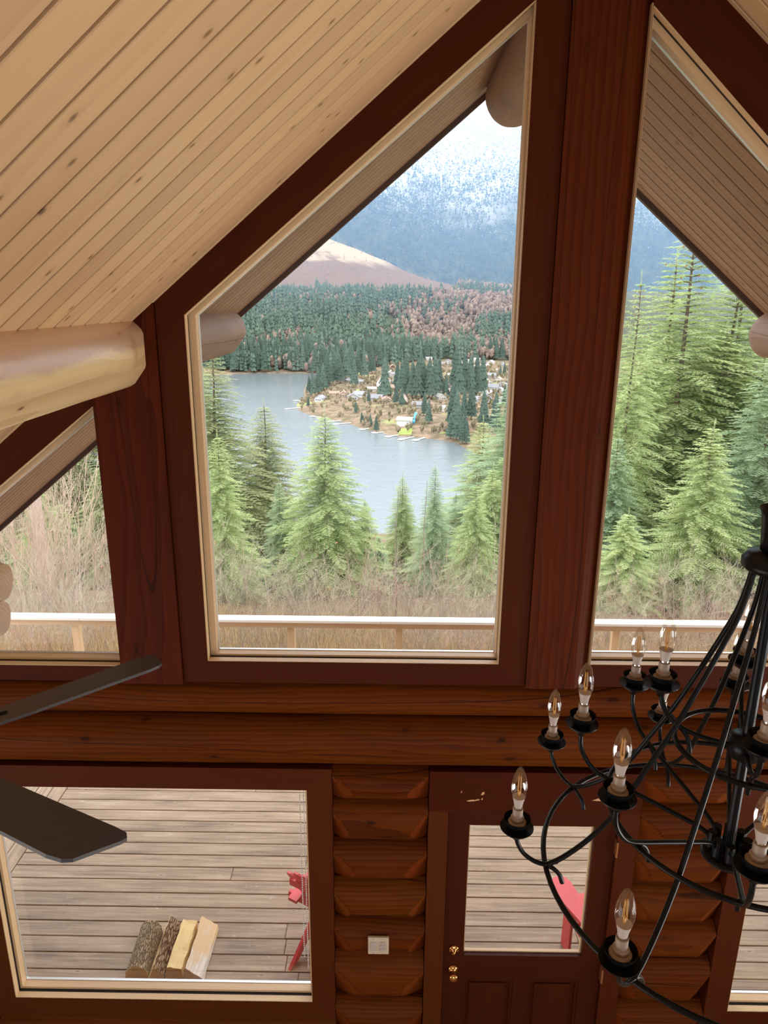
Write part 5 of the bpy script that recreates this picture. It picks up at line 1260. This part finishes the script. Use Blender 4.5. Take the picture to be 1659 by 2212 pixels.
patch('street', [(-24, 940), (-17, 940), (0, 1180), (-8, 1180)], road, 'pale street behind the white house', 'street')
n_ = 1500; Y = rng.uniform(640, 1260, n_); X = rng.uniform(-112, 200, n_); dd = land_dist(X, Y); k_ = (dd > 2) & ((dd > 10) | (rng.random(n_) < 0.5)); X, Y = X[k_], Y[k_]
blob_scatter('garden_shrubs', X, Y, far_h(X, Y) - 0.5, rng.uniform(2.5, 9, len(X)), leafy('brown_green_garden_shrubs', (0.16, 0.15, 0.08), (0.34, 0.26, 0.17), 0.0, 0.02), 83, 'brown and green garden shrubs between the lakeside houses')
# docks
dk = plain('grey_dock_planks', (0.72, 0.70, 0.66), 0.8)
DK = [(-115, 875, -104, 868), (-116, 806, -100, 818), (-83, 756, -73, 748), (-64, 722, -50, 731), (-55, 707, -39, 717), (-28, 679, -20, 686), (-16, 662, -2, 668), (-3, 643, 8, 654), (8, 630, 20, 643), (21, 627, 30, 640)]
DL = ['short dock near the tip of the peninsula', 'long dock with a dark float at the tip of the peninsula', 'dock just right of the peninsula tip', 'dock below the reddish bank', 'paired dock left of the green shrubs', 'short dock under the green shrubs', 'dock left of the blue slide', 'long white dock below the blue slide', 'widest dock, below the green lawn', 'rightmost dock of the shore']
for (x0, y0, x1, y1), lb in zip(DK, DL):
    root = empty('boat_dock', ((x0 + x1) / 2, (y0 + y1) / 2, LAKE), math.atan2(y1 - y0, x1 - x0)); l = math.hypot(x1 - x0, y1 - y0)
    b = MB(); b.box(-l / 2, l / 2, -1.1, 1.1, 0.35, 0.75); b.build('walkway', dk, root)
    b = MB(); b.box(-l / 2 - 2, -l / 2 + 3, -2.6, 2.6, 0.30, 0.8); b.build('float', dk, root)
    tag(root, lb, 'dock')
# mountain forest, snow dusted higher up
n_ = 30000; Y = 3080 + 1900 * rng.random(n_) ** 0.85; X = Y * rng.uniform(-0.20, 0.45, n_); Z = far_h(X, Y); 
gapn = np.sin(X * 0.006 + Y * 0.002) + np.sin(Y * 0.009 + 1.5) * 0.8 + rng.normal(size=n_) * 0.6; k_ = gapn > -1.6
scatter('mountain_forest', X[k_], Y[k_], Z[k_] - 1, rng.uniform(20, 36, n_)[k_], M['needles_mount'], 4, 2, 90, 'blue-green conifer forest on the mountain, dusted with snow higher up', 1.1)
# sparse snags on the clear-cut
n_ = 420; Y = rng.uniform(2230, 2900, n_); X = Y * rng.uniform(-0.22, 0.12, n_); Z = far_h(X, Y)
scatter('clearcut_saplings', X, Y, Z, rng.uniform(6, 20, n_), M['bare_crown'], 3, 2, 95, 'scattered bare saplings and snags on the reddish clear-cut hill', 0.7)

# haze in the valley air beyond the near slope
mt, nt = mat_new('valley_haze'); g = N(nt)
vs_ = g('VolumeScatter', {'Color': (0.36, 0.57, 1.0), 'Density': 0.00024, 'Anisotropy': 0.1}); g.out(vol=vs_)
b = MB(); b.box(-2600, 3200, 1500, 6400, -126, 1250); o = b.build('haze', mt, origin=(0, 0, 0)); tag(o, 'pale blue haze in the air over the lake and mountain', 'haze', kind='stuff')
